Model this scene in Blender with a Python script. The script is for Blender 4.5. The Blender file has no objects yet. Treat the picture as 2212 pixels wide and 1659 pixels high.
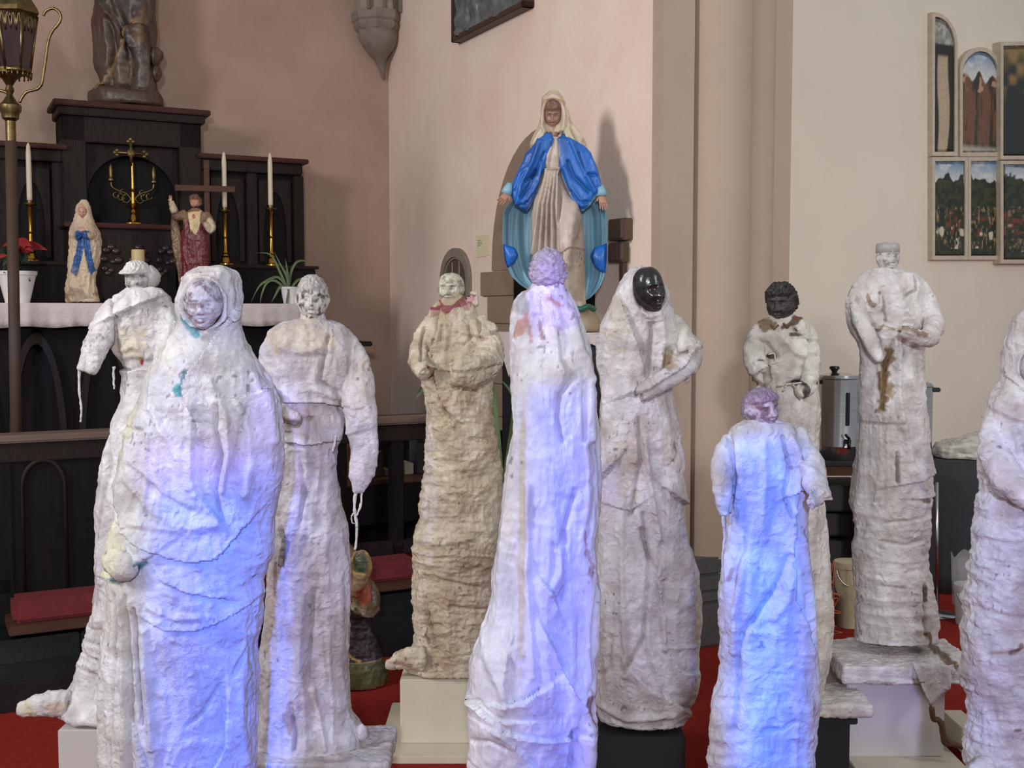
import bpy, bmesh, math, random
import numpy as np
from mathutils import Vector, Matrix
random.seed(4)
R = math.radians
SC = bpy.context.scene
COL = SC.collection

# ------------------------------------------------------------------ camera
F = 2480.0
PITCH = math.atan((829.5 - 670) / F)
CH = 1.6
cam_d = bpy.data.cameras.new('camera'); cam_d.sensor_width = 36; cam_d.lens = 36 * F / 2212
cam_d.clip_start = 0.05; cam_d.clip_end = 100
cam = bpy.data.objects.new('camera', cam_d); COL.objects.link(cam)
cam.location = (0, 0, CH); cam.rotation_euler = (R(90) - PITCH, 0, 0)
SC.camera = cam

# ------------------------------------------------------------------ world, lights, exposure
SC.view_settings.view_transform = 'Standard'; SC.view_settings.look = 'None'
SC.view_settings.gamma = 1; SC.view_settings.use_curve_mapping = False
SC.view_settings.exposure = 0.0
W = bpy.data.worlds.new('world'); SC.world = W; W.use_nodes = True
W.node_tree.nodes['Background'].inputs[0].default_value = (0.88, 0.95, 1.0, 1)
W.node_tree.nodes['Background'].inputs[1].default_value = 0.36

def light(name, kind, loc, target, energy, color, size=1.0, size_y=None, **k):
    l = bpy.data.lights.new(name, kind); l.energy = energy; l.color = color
    if kind == 'AREA':
        l.size = size
        if size_y: l.shape = 'RECTANGLE'; l.size_y = size_y
    elif kind != 'SUN': l.shadow_soft_size = size
    for a, b in k.items(): setattr(l, a, b)
    o = bpy.data.objects.new(name, l); COL.objects.link(o); o.location = loc
    d = Vector(target) - Vector(loc); o.rotation_euler = d.to_track_quat('-Z', 'Y').to_euler()
    return o
light('window_light_left', 'AREA', (-4.4, 1.2, 3.7), (0.5, 6.2, 2.0), 78, (1.0, 0.95, 0.92), 0.9, 1.5, spread=R(110))
light('window_light_right', 'AREA', (4.6, 1.6, 3.4), (2.6, 7.6, 1.8), 50, (1.0, 0.97, 0.92), 0.8, 1.4, spread=R(110))
light('nave_light', 'AREA', (0.6, -3.2, 2.7), (0.3, 4.0, 0.9), 12, (0.97, 0.95, 0.98), 4.0, 2.4)

# ------------------------------------------------------------------ pixel -> world helpers (measurements from the photograph)
TH = R(27.3); CT, ST = math.cos(TH), math.sin(TH); C0 = (-0.90, 8.5)
def ray(px, py):
    a = (px - 1106) / F; b = (829.5 - py) / F
    return a, math.cos(PITCH) + b * math.sin(PITCH), -math.sin(PITCH) + b * math.cos(PITCH)
def at(px, py, Y):
    r = ray(px, py); t = Y / r[1]; return Vector((r[0] * t, Y, CH + r[2] * t))
def uv(x, y):
    dx, dy = x - C0[0], y - C0[1]; return dx * CT + dy * ST, dx * ST - dy * CT
def church(u, v, z=0.0):
    return Vector((C0[0] + u * CT + v * ST, C0[1] + u * ST - v * CT, z))
def onv(px, py, v):
    r = ray(px, py); u0, v0 = uv(0, 0); u1, v1 = uv(r[0], r[1]); t = (v - v0) / (v1 - v0)
    return u0 + (u1 - u0) * t, CH + r[2] * t
def onu(px, py, u):
    r = ray(px, py); u0, v0 = uv(0, 0); u1, v1 = uv(r[0], r[1]); t = (u - u0) / (u1 - u0)
    return v0 + (v1 - v0) * t, CH + r[2] * t

# ------------------------------------------------------------------ materials
def srgb(r, g, b):
    f = lambda c: ((c / 255 + 0.055) / 1.055) ** 2.4 if c > 10 else c / 255 / 12.92
    return (f(r), f(g), f(b), 1)
MATS = {}
def mat(name, col=(128, 128, 128), rough=0.6, metal=0.0, noise=0.12, nscale=8.0, bump=0.0, bscale=60.0, spec=0.5,
        attr=None, stretch=(1, 1, 1), col2=None, alpha=None, coat=0.0, rvar=0.0, crack=0.0, emit=None, ridge=False):
    if name in MATS: return MATS[name]
    m = bpy.data.materials.new(name); m.use_nodes = True; MATS[name] = m
    nt = m.node_tree; N = nt.nodes; L = nt.links; p = N['Principled BSDF']
    c = srgb(*col)
    tc = N.new('ShaderNodeTexCoord'); mp = N.new('ShaderNodeMapping'); mp.inputs['Scale'].default_value = stretch
    L.new(tc.outputs['Object'], mp.inputs[0])
    nz = N.new('ShaderNodeTexNoise'); nz.inputs['Scale'].default_value = nscale; nz.inputs['Detail'].default_value = 6
    nz.inputs['Roughness'].default_value = 0.6
    L.new(mp.outputs[0], nz.inputs['Vector'])
    mx = N.new('ShaderNodeMix'); mx.data_type = 'RGBA'
    mr = N.new('ShaderNodeMapRange'); mr.inputs[1].default_value = 0.32; mr.inputs[2].default_value = 0.68
    L.new(nz.outputs[0], mr.inputs[0]); L.new(mr.outputs[0], mx.inputs[0])
    if col2: ca, cb = c, srgb(*col2)
    else:
        ca = tuple(x * (1 - noise) for x in c[:3]) + (1,); cb = tuple(min(1, x * (1 + noise)) for x in c[:3]) + (1,)
    mx.inputs[6].default_value = ca; mx.inputs[7].default_value = cb
    out = mx.outputs[2]
    if attr:
        at_ = N.new('ShaderNodeAttribute'); at_.attribute_name = attr
        mm = N.new('ShaderNodeMix'); mm.data_type = 'RGBA'; mm.blend_type = 'MULTIPLY'; mm.inputs[0].default_value = 1
        L.new(out, mm.inputs[6]); L.new(at_.outputs['Color'], mm.inputs[7]); out = mm.outputs[2]
    L.new(out, p.inputs['Base Color'])
    p.inputs['Roughness'].default_value = rough; p.inputs['Metallic'].default_value = metal
    p.inputs['Specular IOR Level'].default_value = spec; p.inputs['Coat Weight'].default_value = coat
    p.inputs['Coat Roughness'].default_value = 0.15
    if rvar:
        rr = N.new('ShaderNodeMapRange'); rr.inputs[1].default_value = 0.35; rr.inputs[2].default_value = 0.65
        rr.inputs[3].default_value = rough - rvar; rr.inputs[4].default_value = rough + rvar
        L.new(nz.outputs[0], rr.inputs[0]); L.new(rr.outputs[0], p.inputs['Roughness'])
    if alpha is not None: p.inputs['Alpha'].default_value = alpha
    if emit: p.inputs['Emission Color'].default_value = srgb(*emit[0]); p.inputs['Emission Strength'].default_value = emit[1]
    if bump:
        nb = N.new('ShaderNodeTexNoise'); nb.inputs['Scale'].default_value = bscale; nb.inputs['Detail'].default_value = 5
        if ridge: nb.noise_type = 'RIDGED_MULTIFRACTAL'; nb.inputs['Roughness'].default_value = .55; nb.inputs['Distortion'].default_value = .4
        L.new(mp.outputs[0], nb.inputs['Vector'])
        bp = N.new('ShaderNodeBump'); bp.inputs['Strength'].default_value = 1.0; bp.inputs['Distance'].default_value = bump
        h = nb.outputs[0]
        if ridge:
            n3 = N.new('ShaderNodeTexNoise'); n3.inputs['Scale'].default_value = bscale * 4.2; n3.inputs['Detail'].default_value = 4
            L.new(mp.outputs[0], n3.inputs['Vector']); ml = N.new('ShaderNodeMath'); ml.operation = 'MULTIPLY_ADD'; ml.inputs[1].default_value = .35
            L.new(n3.outputs[0], ml.inputs[0]); L.new(h, ml.inputs[2]); h = ml.outputs[0]
        if crack:
            vo = N.new('ShaderNodeTexVoronoi'); vo.feature = 'DISTANCE_TO_EDGE'; vo.inputs['Scale'].default_value = crack
            L.new(mp.outputs[0], vo.inputs['Vector'])
            cr = N.new('ShaderNodeMapRange'); cr.inputs[1].default_value = 0; cr.inputs[2].default_value = 0.06
            L.new(vo.outputs[0], cr.inputs[0])
            ad = N.new('ShaderNodeMath'); ad.operation = 'ADD'; L.new(h, ad.inputs[0]); L.new(cr.outputs[0], ad.inputs[1]); h = ad.outputs[0]
        L.new(h, bp.inputs['Height']); L.new(bp.outputs[0], p.inputs['Normal'])
    return m
M_pink = mat('pink_plaster_wall', (184, 156, 140), 0.85, noise=0.05, nscale=1.2, bump=0.002, bscale=40, col2=(166, 136, 120))
M_wallB = mat('pale_pink_plaster_wall', (236, 216, 202), 0.85, nscale=1.5, bump=0.002, bscale=40, col2=(226, 200, 182))
M_grey = mat('grey_beige_wall', (226, 214, 199), 0.85, noise=0.04, nscale=1.5, bump=0.002, bscale=50)
M_pier = mat('beige_painted_stone', (172, 152, 135), 0.8, noise=0.05, nscale=2, bump=0.0015, bscale=30)
M_stone = mat('grey_stone', (132, 120, 110), 0.85, noise=0.15, nscale=14, bump=0.003, bscale=70)
M_jamb = mat('brown_grey_stone', (142, 120, 104), 0.85, noise=0.08, nscale=5, bump=0.002, bscale=70)
M_base = mat('dark_grey_stone', (84, 84, 84), 0.5, noise=0.15, nscale=10, bump=0.002, bscale=50)
M_black = mat('black_marble_step', (22, 24, 27), 0.35, noise=0.3, nscale=7, bump=0.001, bscale=40)
M_carpet = mat('red_carpet', (138, 40, 32), 0.95, noise=0.15, nscale=40, bump=0.004, bscale=250, spec=0.1)
M_oak = mat('dark_oak', (38, 27, 25), 0.55, spec=0.18, noise=0.3, nscale=9, stretch=(6, 6, 0.6), bump=0.0015, bscale=30)
M_oak2 = mat('dark_red_oak', (66, 34, 28), 0.5, spec=0.2, noise=0.3, nscale=9, stretch=(0.6, 6, 6), bump=0.001, bscale=30)
M_oakv = mat('near_black_oak', (22, 17, 18), 0.6, spec=0.14, noise=0.3, nscale=9, stretch=(6, 6, 0.6), bump=0.001)
M_wood = mat('brown_wood', (78, 50, 36), 0.55, spec=0.25, noise=0.25, nscale=8, stretch=(0.6, 6, 6), bump=0.001, bscale=30)
M_cushion = mat('crimson_cushion_cloth', (112, 32, 40), 0.8, noise=0.15, nscale=30, bump=0.002, bscale=200)
M_linen = mat('white_linen', (206, 192, 190), 0.9, noise=0.06, nscale=30, bump=0.003, bscale=70)
M_brass = mat('polished_brass', (190, 140, 60), 0.22, 1.0, noise=0.2, nscale=20)
M_brassd = mat('aged_brass', (112, 96, 64), 0.42, 1.0, noise=0.35, nscale=30)
M_pole = mat('brown_wood_pole', (72, 56, 46), 0.6, spec=0.2, noise=0.12, nscale=8)
M_wax = mat('cream_wax', (206, 190, 168), 0.5, noise=0.04)
M_glass = mat('dark_red_glass', (52, 34, 36), 0.1, noise=0.2)
M_steel = mat('brushed_steel', (190, 190, 192), 0.22, 1.0, noise=0.08, nscale=6, stretch=(1, 1, 20))
M_blackp = mat('black_plastic', (22, 22, 24), 0.35, noise=0.1)
M_cloth = mat('black_table_cloth', (44, 44, 48), 0.9, noise=0.1, nscale=20, bump=0.003, bscale=30)
M_ped = mat('white_painted_board', (196, 190, 186), 0.6, noise=0.03, nscale=6)
M_pedc = mat('cream_painted_board', (206, 196, 176), 0.6, noise=0.05, nscale=6)
M_pedb = mat('black_painted_board', (24, 24, 29), 0.6, noise=0.12, nscale=10)
M_paper = mat('cream_paper', (214, 204, 168), 0.9, noise=0.03)
M_ink = mat('ink', (120, 112, 96), 0.9)
M_green = mat('leaf_green', (84, 104, 62), 0.5, noise=0.25, nscale=12)
M_dgreen = mat('dark_leaf_green', (34, 48, 36), 0.5, noise=0.25, nscale=12)
M_redleaf = mat('red_bract', (150, 34, 34), 0.6, noise=0.2, nscale=12)
M_pot = mat('white_ceramic', (226, 222, 220), 0.3, noise=0.03)
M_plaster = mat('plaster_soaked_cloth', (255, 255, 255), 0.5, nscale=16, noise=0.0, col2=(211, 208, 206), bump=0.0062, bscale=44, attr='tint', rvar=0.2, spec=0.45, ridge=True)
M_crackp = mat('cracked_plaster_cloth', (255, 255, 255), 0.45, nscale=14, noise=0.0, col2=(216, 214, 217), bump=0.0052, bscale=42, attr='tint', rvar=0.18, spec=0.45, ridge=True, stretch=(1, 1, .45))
M_face = mat('silvered_plaster', (255, 255, 255), 0.42, nscale=40, noise=0.10, bump=0.002, bscale=140, attr='tint', spec=0.5)
M_gloss = mat('black_gloss_paint', (255, 255, 255), 0.24, nscale=30, noise=0.1, bump=0.0003, bscale=60, attr='tint', spec=0.6)
M_paint = mat('painted_statue', (255, 255, 255), 0.4, nscale=20, noise=0.08, bump=0.001, bscale=80, attr='tint', spec=0.5)
M_string = mat('brown_string', (96, 70, 50), 0.9, noise=0.2)

# ------------------------------------------------------------------ mesh helpers
def tag(o, label=None, cat=None, group=None, kind=None):
    if label: o['label'] = label
    if cat: o['category'] = cat
    if group: o['group'] = group
    if kind: o['kind'] = kind
    return o
def empty(name, loc, rz=0.0, label=None, cat=None, group=None):
    o = bpy.data.objects.new(name, None); COL.objects.link(o); o.location = loc; o.rotation_euler = (0, 0, rz)
    o.empty_display_size = 0.1
    return tag(o, label, cat, group)
def link(name, me, m, parent=None, loc=None, rz=0.0):
    o = bpy.data.objects.new(name, me); COL.objects.link(o)
    for mm in (m if isinstance(m, (list, tuple)) else [m]): me.materials.append(mm)
    if parent: o.parent = parent
    if loc is not None: o.location = loc
    if rz: o.rotation_euler = (0, 0, rz)
    return o
def obj(name, bm, m, parent=None, smooth=False, loc=None, rz=0.0, bevel=0.0):
    if bevel:
        bmesh.ops.bevel(bm, geom=[e for e in bm.edges], offset=bevel, segments=2, affect='EDGES', clamp_overlap=True)
    bmesh.ops.recalc_face_normals(bm, faces=bm.faces)
    me = bpy.data.meshes.new(name); bm.to_mesh(me); bm.free()
    if smooth:
        me.polygons.foreach_set('use_smooth', [True] * len(me.polygons))
        if smooth == 'auto':
            me.set_sharp_from_angle(angle=R(35))
    return link(name, me, m, parent, loc, rz)
def box(bm, x0, x1, y0, y1, z0, z1, rot=None):
    v = [bm.verts.new((x, y, z)) for z in (z0, z1) for y in (y0, y1) for x in (x0, x1)]
    for f in ((0, 1, 3, 2), (4, 6, 7, 5), (0, 4, 5, 1), (2, 3, 7, 6), (0, 2, 6, 4), (1, 5, 7, 3)):
        bm.faces.new([v[i] for i in f])
    if rot: bmesh.ops.transform(bm, matrix=rot, verts=v)
    return v
def loft(bm, rings, cap=True, closed=True):
    vs = [[bm.verts.new(p) for p in r] for r in rings]; n = len(rings[0])
    for a, b in zip(vs, vs[1:]):
        for i in range(n if closed else n - 1):
            j = (i + 1) % n; bm.faces.new((a[i], a[j], b[j], b[i]))
    if cap and closed:
        bm.faces.new(list(reversed(vs[0]))); bm.faces.new(vs[-1])
    return vs
def lathe(bm, prof, n=24, c=(0, 0, 0)):
    rings = [[(c[0] + max(r, 1e-4) * math.cos(2 * math.pi * i / n), c[1] + max(r, 1e-4) * math.sin(2 * math.pi * i / n), c[2] + z) for i in range(n)] for r, z in prof]
    loft(bm, rings)
def tube(bm, pts, rad, n=10, flat=1.0):
    pts = [Vector(p) for p in pts]
    if not isinstance(rad, (list, tuple)): rad = [rad] * len(pts)
    rings = []
    up = Vector((0, 1, 0))
    for i, p in enumerate(pts):
        d = (pts[min(i + 1, len(pts) - 1)] - pts[max(i - 1, 0)]).normalized()
        a = d.cross(up)
        if a.length < 1e-3: a = d.cross(Vector((1, 0, 0)))
        a.normalize(); b = a.cross(d).normalized()
        rings.append([p + a * rad[i] * math.cos(2 * math.pi * k / n) + b * rad[i] * flat * math.sin(2 * math.pi * k / n) for k in range(n)])
    loft(bm, rings)
def ball(bm, c, r, n=12, sc=(1, 1, 1)):
    bmesh.ops.create_uvsphere(bm, u_segments=n, v_segments=max(6, n * 2 // 3), radius=1,
        matrix=Matrix.Translation(c) @ Matrix.Diagonal((r * sc[0], r * sc[1], r * sc[2], 1)))
def prism(bm, poly, y0, y1):
    """polygon in x,z extruded along y"""
    a = [bm.verts.new((x, y0, z)) for x, z in poly]; b = [bm.verts.new((x, y1, z)) for x, z in poly]
    n = len(a); bm.faces.new(a); bm.faces.new(list(reversed(b)))
    for i in range(n): bm.faces.new((a[i], b[i], b[(i + 1) % n], a[(i + 1) % n]))
def prism_z(bm, poly, z0, z1):
    a = [bm.verts.new((x, y, z0)) for x, y in poly]; b = [bm.verts.new((x, y, z1)) for x, y in poly]
    n = len(a); bm.faces.new(a); bm.faces.new(list(reversed(b)))
    for i in range(n): bm.faces.new((a[i], b[i], b[(i + 1) % n], a[(i + 1) % n]))
def B(): return bmesh.new()
def smooth_path(pts, k=4):
    pts = [Vector(p) for p in pts]; out = []
    for i in range(len(pts) - 1):
        p0 = pts[max(i - 1, 0)]; p1 = pts[i]; p2 = pts[i + 1]; p3 = pts[min(i + 2, len(pts) - 1)]
        for j in range(k):
            t = j / k
            out.append(0.5 * ((2 * p1) + (p2 - p0) * t + (2 * p0 - 5 * p1 + 4 * p2 - p3) * t * t + (3 * p1 - p0 - 3 * p2 + p3) * t ** 3))
    out.append(pts[-1]); return out

# ------------------------------------------------------------------ numpy noise
def _h(ix, iy, iz, s):
    h = (ix.astype(np.int64) * 374761393 + iy.astype(np.int64) * 668265263 + iz.astype(np.int64) * 1442695041 + s * 97531) & 0xFFFFFFFF
    h = ((h ^ (h >> 13)) * 1274126177) & 0xFFFFFFFF; h = h ^ (h >> 16)
    return (h & 0xFFFF) / 32767.5 - 1.0
def vn(P, s=0):
    i = np.floor(P); f = P - i; f = f * f * f * (f * (f * 6 - 15) + 10); r = 0
    for dx in (0, 1):
        for dy in (0, 1):
            for dz in (0, 1):
                w = (f[:, 0] if dx else 1 - f[:, 0]) * (f[:, 1] if dy else 1 - f[:, 1]) * (f[:, 2] if dz else 1 - f[:, 2])
                r = r + w * _h(i[:, 0] + dx, i[:, 1] + dy, i[:, 2] + dz, s)
    return r
def fbm(P, s=0, o=3):
    r = 0; a = 1.0
    for k in range(o): r = r + a * vn(P * (2.03 ** k), s + k * 7); a *= 0.5
    return r
def ridged(P, s=0, o=2):
    r = 0; a = 1.0
    for k in range(o): r = r + a * (1 - 2 * np.abs(vn(P * (2.1 ** k), s + k * 5))); a *= 0.5
    return r
def sst(x, a, b):
    t = np.clip((x - a) / (b - a), 0, 1); return t * t * (3 - 2 * t)
def polydist(X, Z, pts):
    """distance and sign (left positive) to a polyline"""
    best = np.full(X.shape, 1e9); sg = np.zeros(X.shape)
    for (x0, z0), (x1, z1) in zip(pts, pts[1:]):
        dx, dz = x1 - x0, z1 - z0; L2 = dx * dx + dz * dz + 1e-12
        t = np.clip(((X - x0) * dx + (Z - z0) * dz) / L2, 0, 1)
        d = np.hypot(X - x0 - t * dx, Z - z0 - t * dz)
        s = np.sign(dx * (Z - z0) - dz * (X - x0)); m = d < best
        best = np.where(m, d, best); sg = np.where(m, s, sg)
    return best, sg
def inpoly(X, Z, poly):
    c = np.zeros(X.shape, bool); n = len(poly)
    for i in range(n):
        x0, z0 = poly[i]; x1, z1 = poly[i - 1]
        if z0 == z1: continue
        k = ((z0 > Z) != (z1 > Z)) & (X < (x1 - x0) * (Z - z0) / (z1 - z0) + x0); c ^= k
    return c

# ------------------------------------------------------------------ sculpting engine for the draped figures
CROPS = dict(A=(150, 550, 2.37), B=(850, 520, 2.37), C=(1512, 500, 2.37), D=(0, 850, 2.05), E=(500, 1000, 2.517),
             G=(1000, 1000, 2.517), H=(1500, 1000, 2.517), K=(180, 550, 4.366), L=(850, 560, 4.148), M=(1030, 180, 3.19),
             N=(0, 180, 3.19), O=(340, 280, 3.77), Q=(720, 1120, 4.88), I=(0, 0, 2.37), P=(0, 0, 1))
def T(k, pts):
    x0, y0, s = CROPS[k]; return [(x0 + p[0] / s, y0 + p[1] / s) + tuple(p[2:]) for p in pts]
def remesh(bm, voxel):
    bmesh.ops.recalc_face_normals(bm, faces=bm.faces)
    me = bpy.data.meshes.new('tmp'); bm.to_mesh(me); bm.free()
    o = bpy.data.objects.new('tmp', me); COL.objects.link(o)
    md = o.modifiers.new('r', 'REMESH'); md.mode = 'VOXEL'; md.voxel_size = voxel; md.adaptivity = 0
    dg = bpy.context.evaluated_depsgraph_get(); dg.update()
    e = o.evaluated_get(dg); m2 = bpy.data.meshes.new_from_object(e)
    bpy.data.objects.remove(o); bpy.data.meshes.remove(me)
    return m2
def getVN(me):
    n = len(me.vertices); V = np.empty(n * 3, np.float32); me.vertices.foreach_get('co', V)
    Nn = np.empty(n * 3, np.float32); me.vertex_normals.foreach_get('vector', Nn)
    return V.reshape(-1, 3).astype(float), Nn.reshape(-1, 3).astype(float)
def setV(me, V):
    me.vertices.foreach_set('co', V.astype(np.float32).ravel()); me.update()
def set_tint(me, Cc):
    a = me.color_attributes.new('tint', 'FLOAT_COLOR', 'POINT')
    A = np.ones((len(Cc), 4), np.float32); A[:, :3] = Cc; a.data.foreach_set('color', A.ravel())
def lin(c): return np.array(srgb(*c)[:3])

def robe(Y0, rows, tubes=(), voxel=0.0042, dr=0.7, zb=None, crumple=0.004, cf=16, fine=0.0012, ff=55, vfold=(), hfold=(),
         strokes=(), paint=(), col=(232, 228, 226), col2=(214, 204, 190), recess=(), seed=1, power=2.2, front=0.0, grain=0.0, gst=.14, twist=0.0, extra=None):
    """one closed, draped surface: lofted silhouettes + limb tubes, voxel-joined, then folds, creases and stains"""
    ppm = Y0 / F                                        # metres per pixel at this figure
    bm = B()
    def ring(py, xl, xr, d):
        a = at((xl + xr) / 2, py, Y0); hw = (xr - xl) / 2 * ppm; n = 40; out = []
        for i in range(n):
            t = 2 * math.pi * i / n; c, s = math.cos(t), math.sin(t)
            out.append((a.x + hw * math.copysign(abs(c) ** (2 / power), c), Y0 + front + d * hw * math.copysign(abs(s) ** (2 / power), s), a.z))
        return out
    rr = [(r[0], r[1], r[2], r[3] if len(r) > 3 else dr) for r in rows]
    ys = np.array([r[0] for r in rr], float); yy = np.arange(ys[0], ys[-1], 14.0).tolist() + [ys[-1]]
    I = [np.interp(yy, ys, [r[k] for r in rr]) for k in (1, 2, 3)]
    loft(bm, [ring(yy[i], I[0][i], I[1][i], I[2][i]) for i in range(len(yy))])
    for t in tubes:
        pts, rad = t[0], t[1]; flat = t[2] if len(t) > 2 else 0.9
        P3 = smooth_path([Vector((at(p[0], p[1], Y0).x, Y0 + (p[2] if len(p) > 2 else 0), at(p[0], p[1], Y0).z)) for p in pts], 4)
        rd = np.interp(np.linspace(0, len(pts) - 1, len(P3)), range(len(pts)), [r * ppm for r in rad]).tolist()
        tube(bm, P3, rd, 16, flat)
    if extra: extra(bm, ppm)
    me = remesh(bm, voxel)
    V, Nn = getVN(me)
    X, Y, Z = V[:, 0], V[:, 1], V[:, 2]
    fr = np.clip(-Nn[:, 1] * 1.6 + 0.15, 0, 1)           # how far a vertex faces the front
    conv = lambda pts: [(at(p[0], p[1], Y0).x, at(p[0], p[1], Y0).z) for p in pts]
    # warp so folds wander
    Wp = V + 0.03 * np.stack([vn(V * 5, seed), vn(V * 5, seed + 1), vn(V * 5, seed + 2)], 1)
    d = np.zeros(len(V))
    if grain: d += grain * ridged(Wp * np.array([38, 38, 38 * gst]), seed + 61, 2) * (0.35 + 0.65 * sst(vn(V * 5, seed + 62), -.4, .6)) + grain * .9 * ridged(Wp * np.array([17, 17, 17 * gst * 1.5]), seed + 63, 2)
    for (p0, p1, f, amp, st) in vfold:
        z0, z1 = at(1106, p1, Y0).z, at(1106, p0, Y0).z
        m = sst(Z, z0 - 0.06, z0 + 0.02) * (1 - sst(Z, z1 - 0.1, z1 + 0.05))
        Q = Wp * np.array([f, f, f * st]); d += m * amp * ridged(Q, seed + 11, 2)
    for (p0, p1, f, amp, st) in hfold:
        z0, z1 = at(1106, p1, Y0).z, at(1106, p0, Y0).z
        m = sst(Z, z0 - 0.06, z0 + 0.04) * (1 - sst(Z, z1 - 0.08, z1 + 0.05))
        Q = Wp * np.array([f * st, f * st, f]); d += m * amp * ridged(Q, seed + 17, 2)
    big = fbm(V * 4.5, seed + 3, 2); d += crumple * 1.6 * big
    mod = 0.45 + 0.55 * sst(vn(V * 6, seed + 31), -0.3, 0.5)
    d += crumple * mod * ridged(Wp * cf, seed + 5, 3) * 1.0 + crumple * .35 * ridged(Wp * cf * np.array([2.6, 2.6, 1.5]), seed + 6, 2)
    d += fine * fbm(V * ff, seed + 9, 2)
    T1 = lin(col); T2 = lin(col2)
    s = sst(fbm(V * np.array([12, 12, 6]), seed + 41, 4), -0.4, 0.8)[:, None]
    Cc = T1 * (1 - s) + T2 * s
    yb = np.zeros(len(V))
    for (px, py, rx, ry, dep) in recess:
        c = at(px, py, Y0); q = np.sqrt(((X - c.x) / (rx * ppm)) ** 2 + ((Z - c.z) / (ry * ppm)) ** 2)
        yb += dep * (1 - sst(q, 0.75, 1.05)) * (Nn[:, 1] < 0.2)
        d += 0.010 * np.exp(-((q - 1.12) / 0.10) ** 2) * fr
    for k in strokes:
        kind, pts, w, h = k[:4]; w *= ppm; h *= 0.0015
        D, sg = polydist(X, Z, conv(pts))
        if kind == 'r': d += fr * h * np.exp(-(D / w) ** 2)
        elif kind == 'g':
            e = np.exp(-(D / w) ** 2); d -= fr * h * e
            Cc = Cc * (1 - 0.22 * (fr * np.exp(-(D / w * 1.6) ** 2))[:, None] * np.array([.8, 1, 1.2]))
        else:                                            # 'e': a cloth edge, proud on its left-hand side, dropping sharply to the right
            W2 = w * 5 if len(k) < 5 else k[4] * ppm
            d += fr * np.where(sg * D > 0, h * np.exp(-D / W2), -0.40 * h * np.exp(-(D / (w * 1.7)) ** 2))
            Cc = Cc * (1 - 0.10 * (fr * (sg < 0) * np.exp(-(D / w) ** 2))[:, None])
    for k in paint:
        kind, g, rgb, a = k[:4]; rag = k[4] if len(k) > 4 else 0.5
        if kind == 'b':
            c = at(g[0], g[1], Y0); q = np.sqrt(((X - c.x) / (g[2] * ppm)) ** 2 + ((Z - c.z) / (g[3] * ppm)) ** 2)
            m = 1 - sst(q + rag * fbm(V * 38, seed + 77, 2), 0.7, 1.15)
        elif kind == 'l':
            D, _ = polydist(X, Z, conv(g)); w = (k[5] if len(k) > 5 else 4) * ppm
            m = 1 - sst(D / w + rag * fbm(V * 45, seed + 78, 2), 0.6, 1.2)
        else:
            m = inpoly(X, Z, conv(g)).astype(float)
        m = (a * m * (Nn[:, 1] < 0.35))[:, None]; Cc = Cc * (1 - m) + lin(rgb) * m
    # darker tint where the cloth surface dips, and brown water stains
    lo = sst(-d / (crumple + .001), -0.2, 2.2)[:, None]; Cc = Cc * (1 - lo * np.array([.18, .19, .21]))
    st_ = (sst(fbm(V * np.array([9, 9, 3.5]), seed + 55, 4), .25, 1.1) * .30)[:, None]; Cc = Cc * (1 - st_) + T2 * np.array([.78, .70, .62]) * st_
    # dark flecks where the coat has chipped
    fl = sst(vn(V * np.array([120, 120, 85]), seed + 91) + 0.7 * vn(V * 12, seed + 92), 1.12, 1.25)[:, None]
    Cc = Cc * (1 - fl * 0.55)
    d = np.clip(d, -0.05, 0.05)
    V2 = V + Nn * d[:, None]; V2[:, 1] += yb
    if zb is not None: V2[:, 2] = np.maximum(V2[:, 2], zb + 0.0005)
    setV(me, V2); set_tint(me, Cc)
    me.polygons.foreach_set('use_smooth', [True] * len(me.polygons))
    return me

def to_child(me, name, m, root):
    V, _ = getVN(me); V -= np.array(root.location); setV(me, V)
    return link(name, me, m, root)

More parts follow.
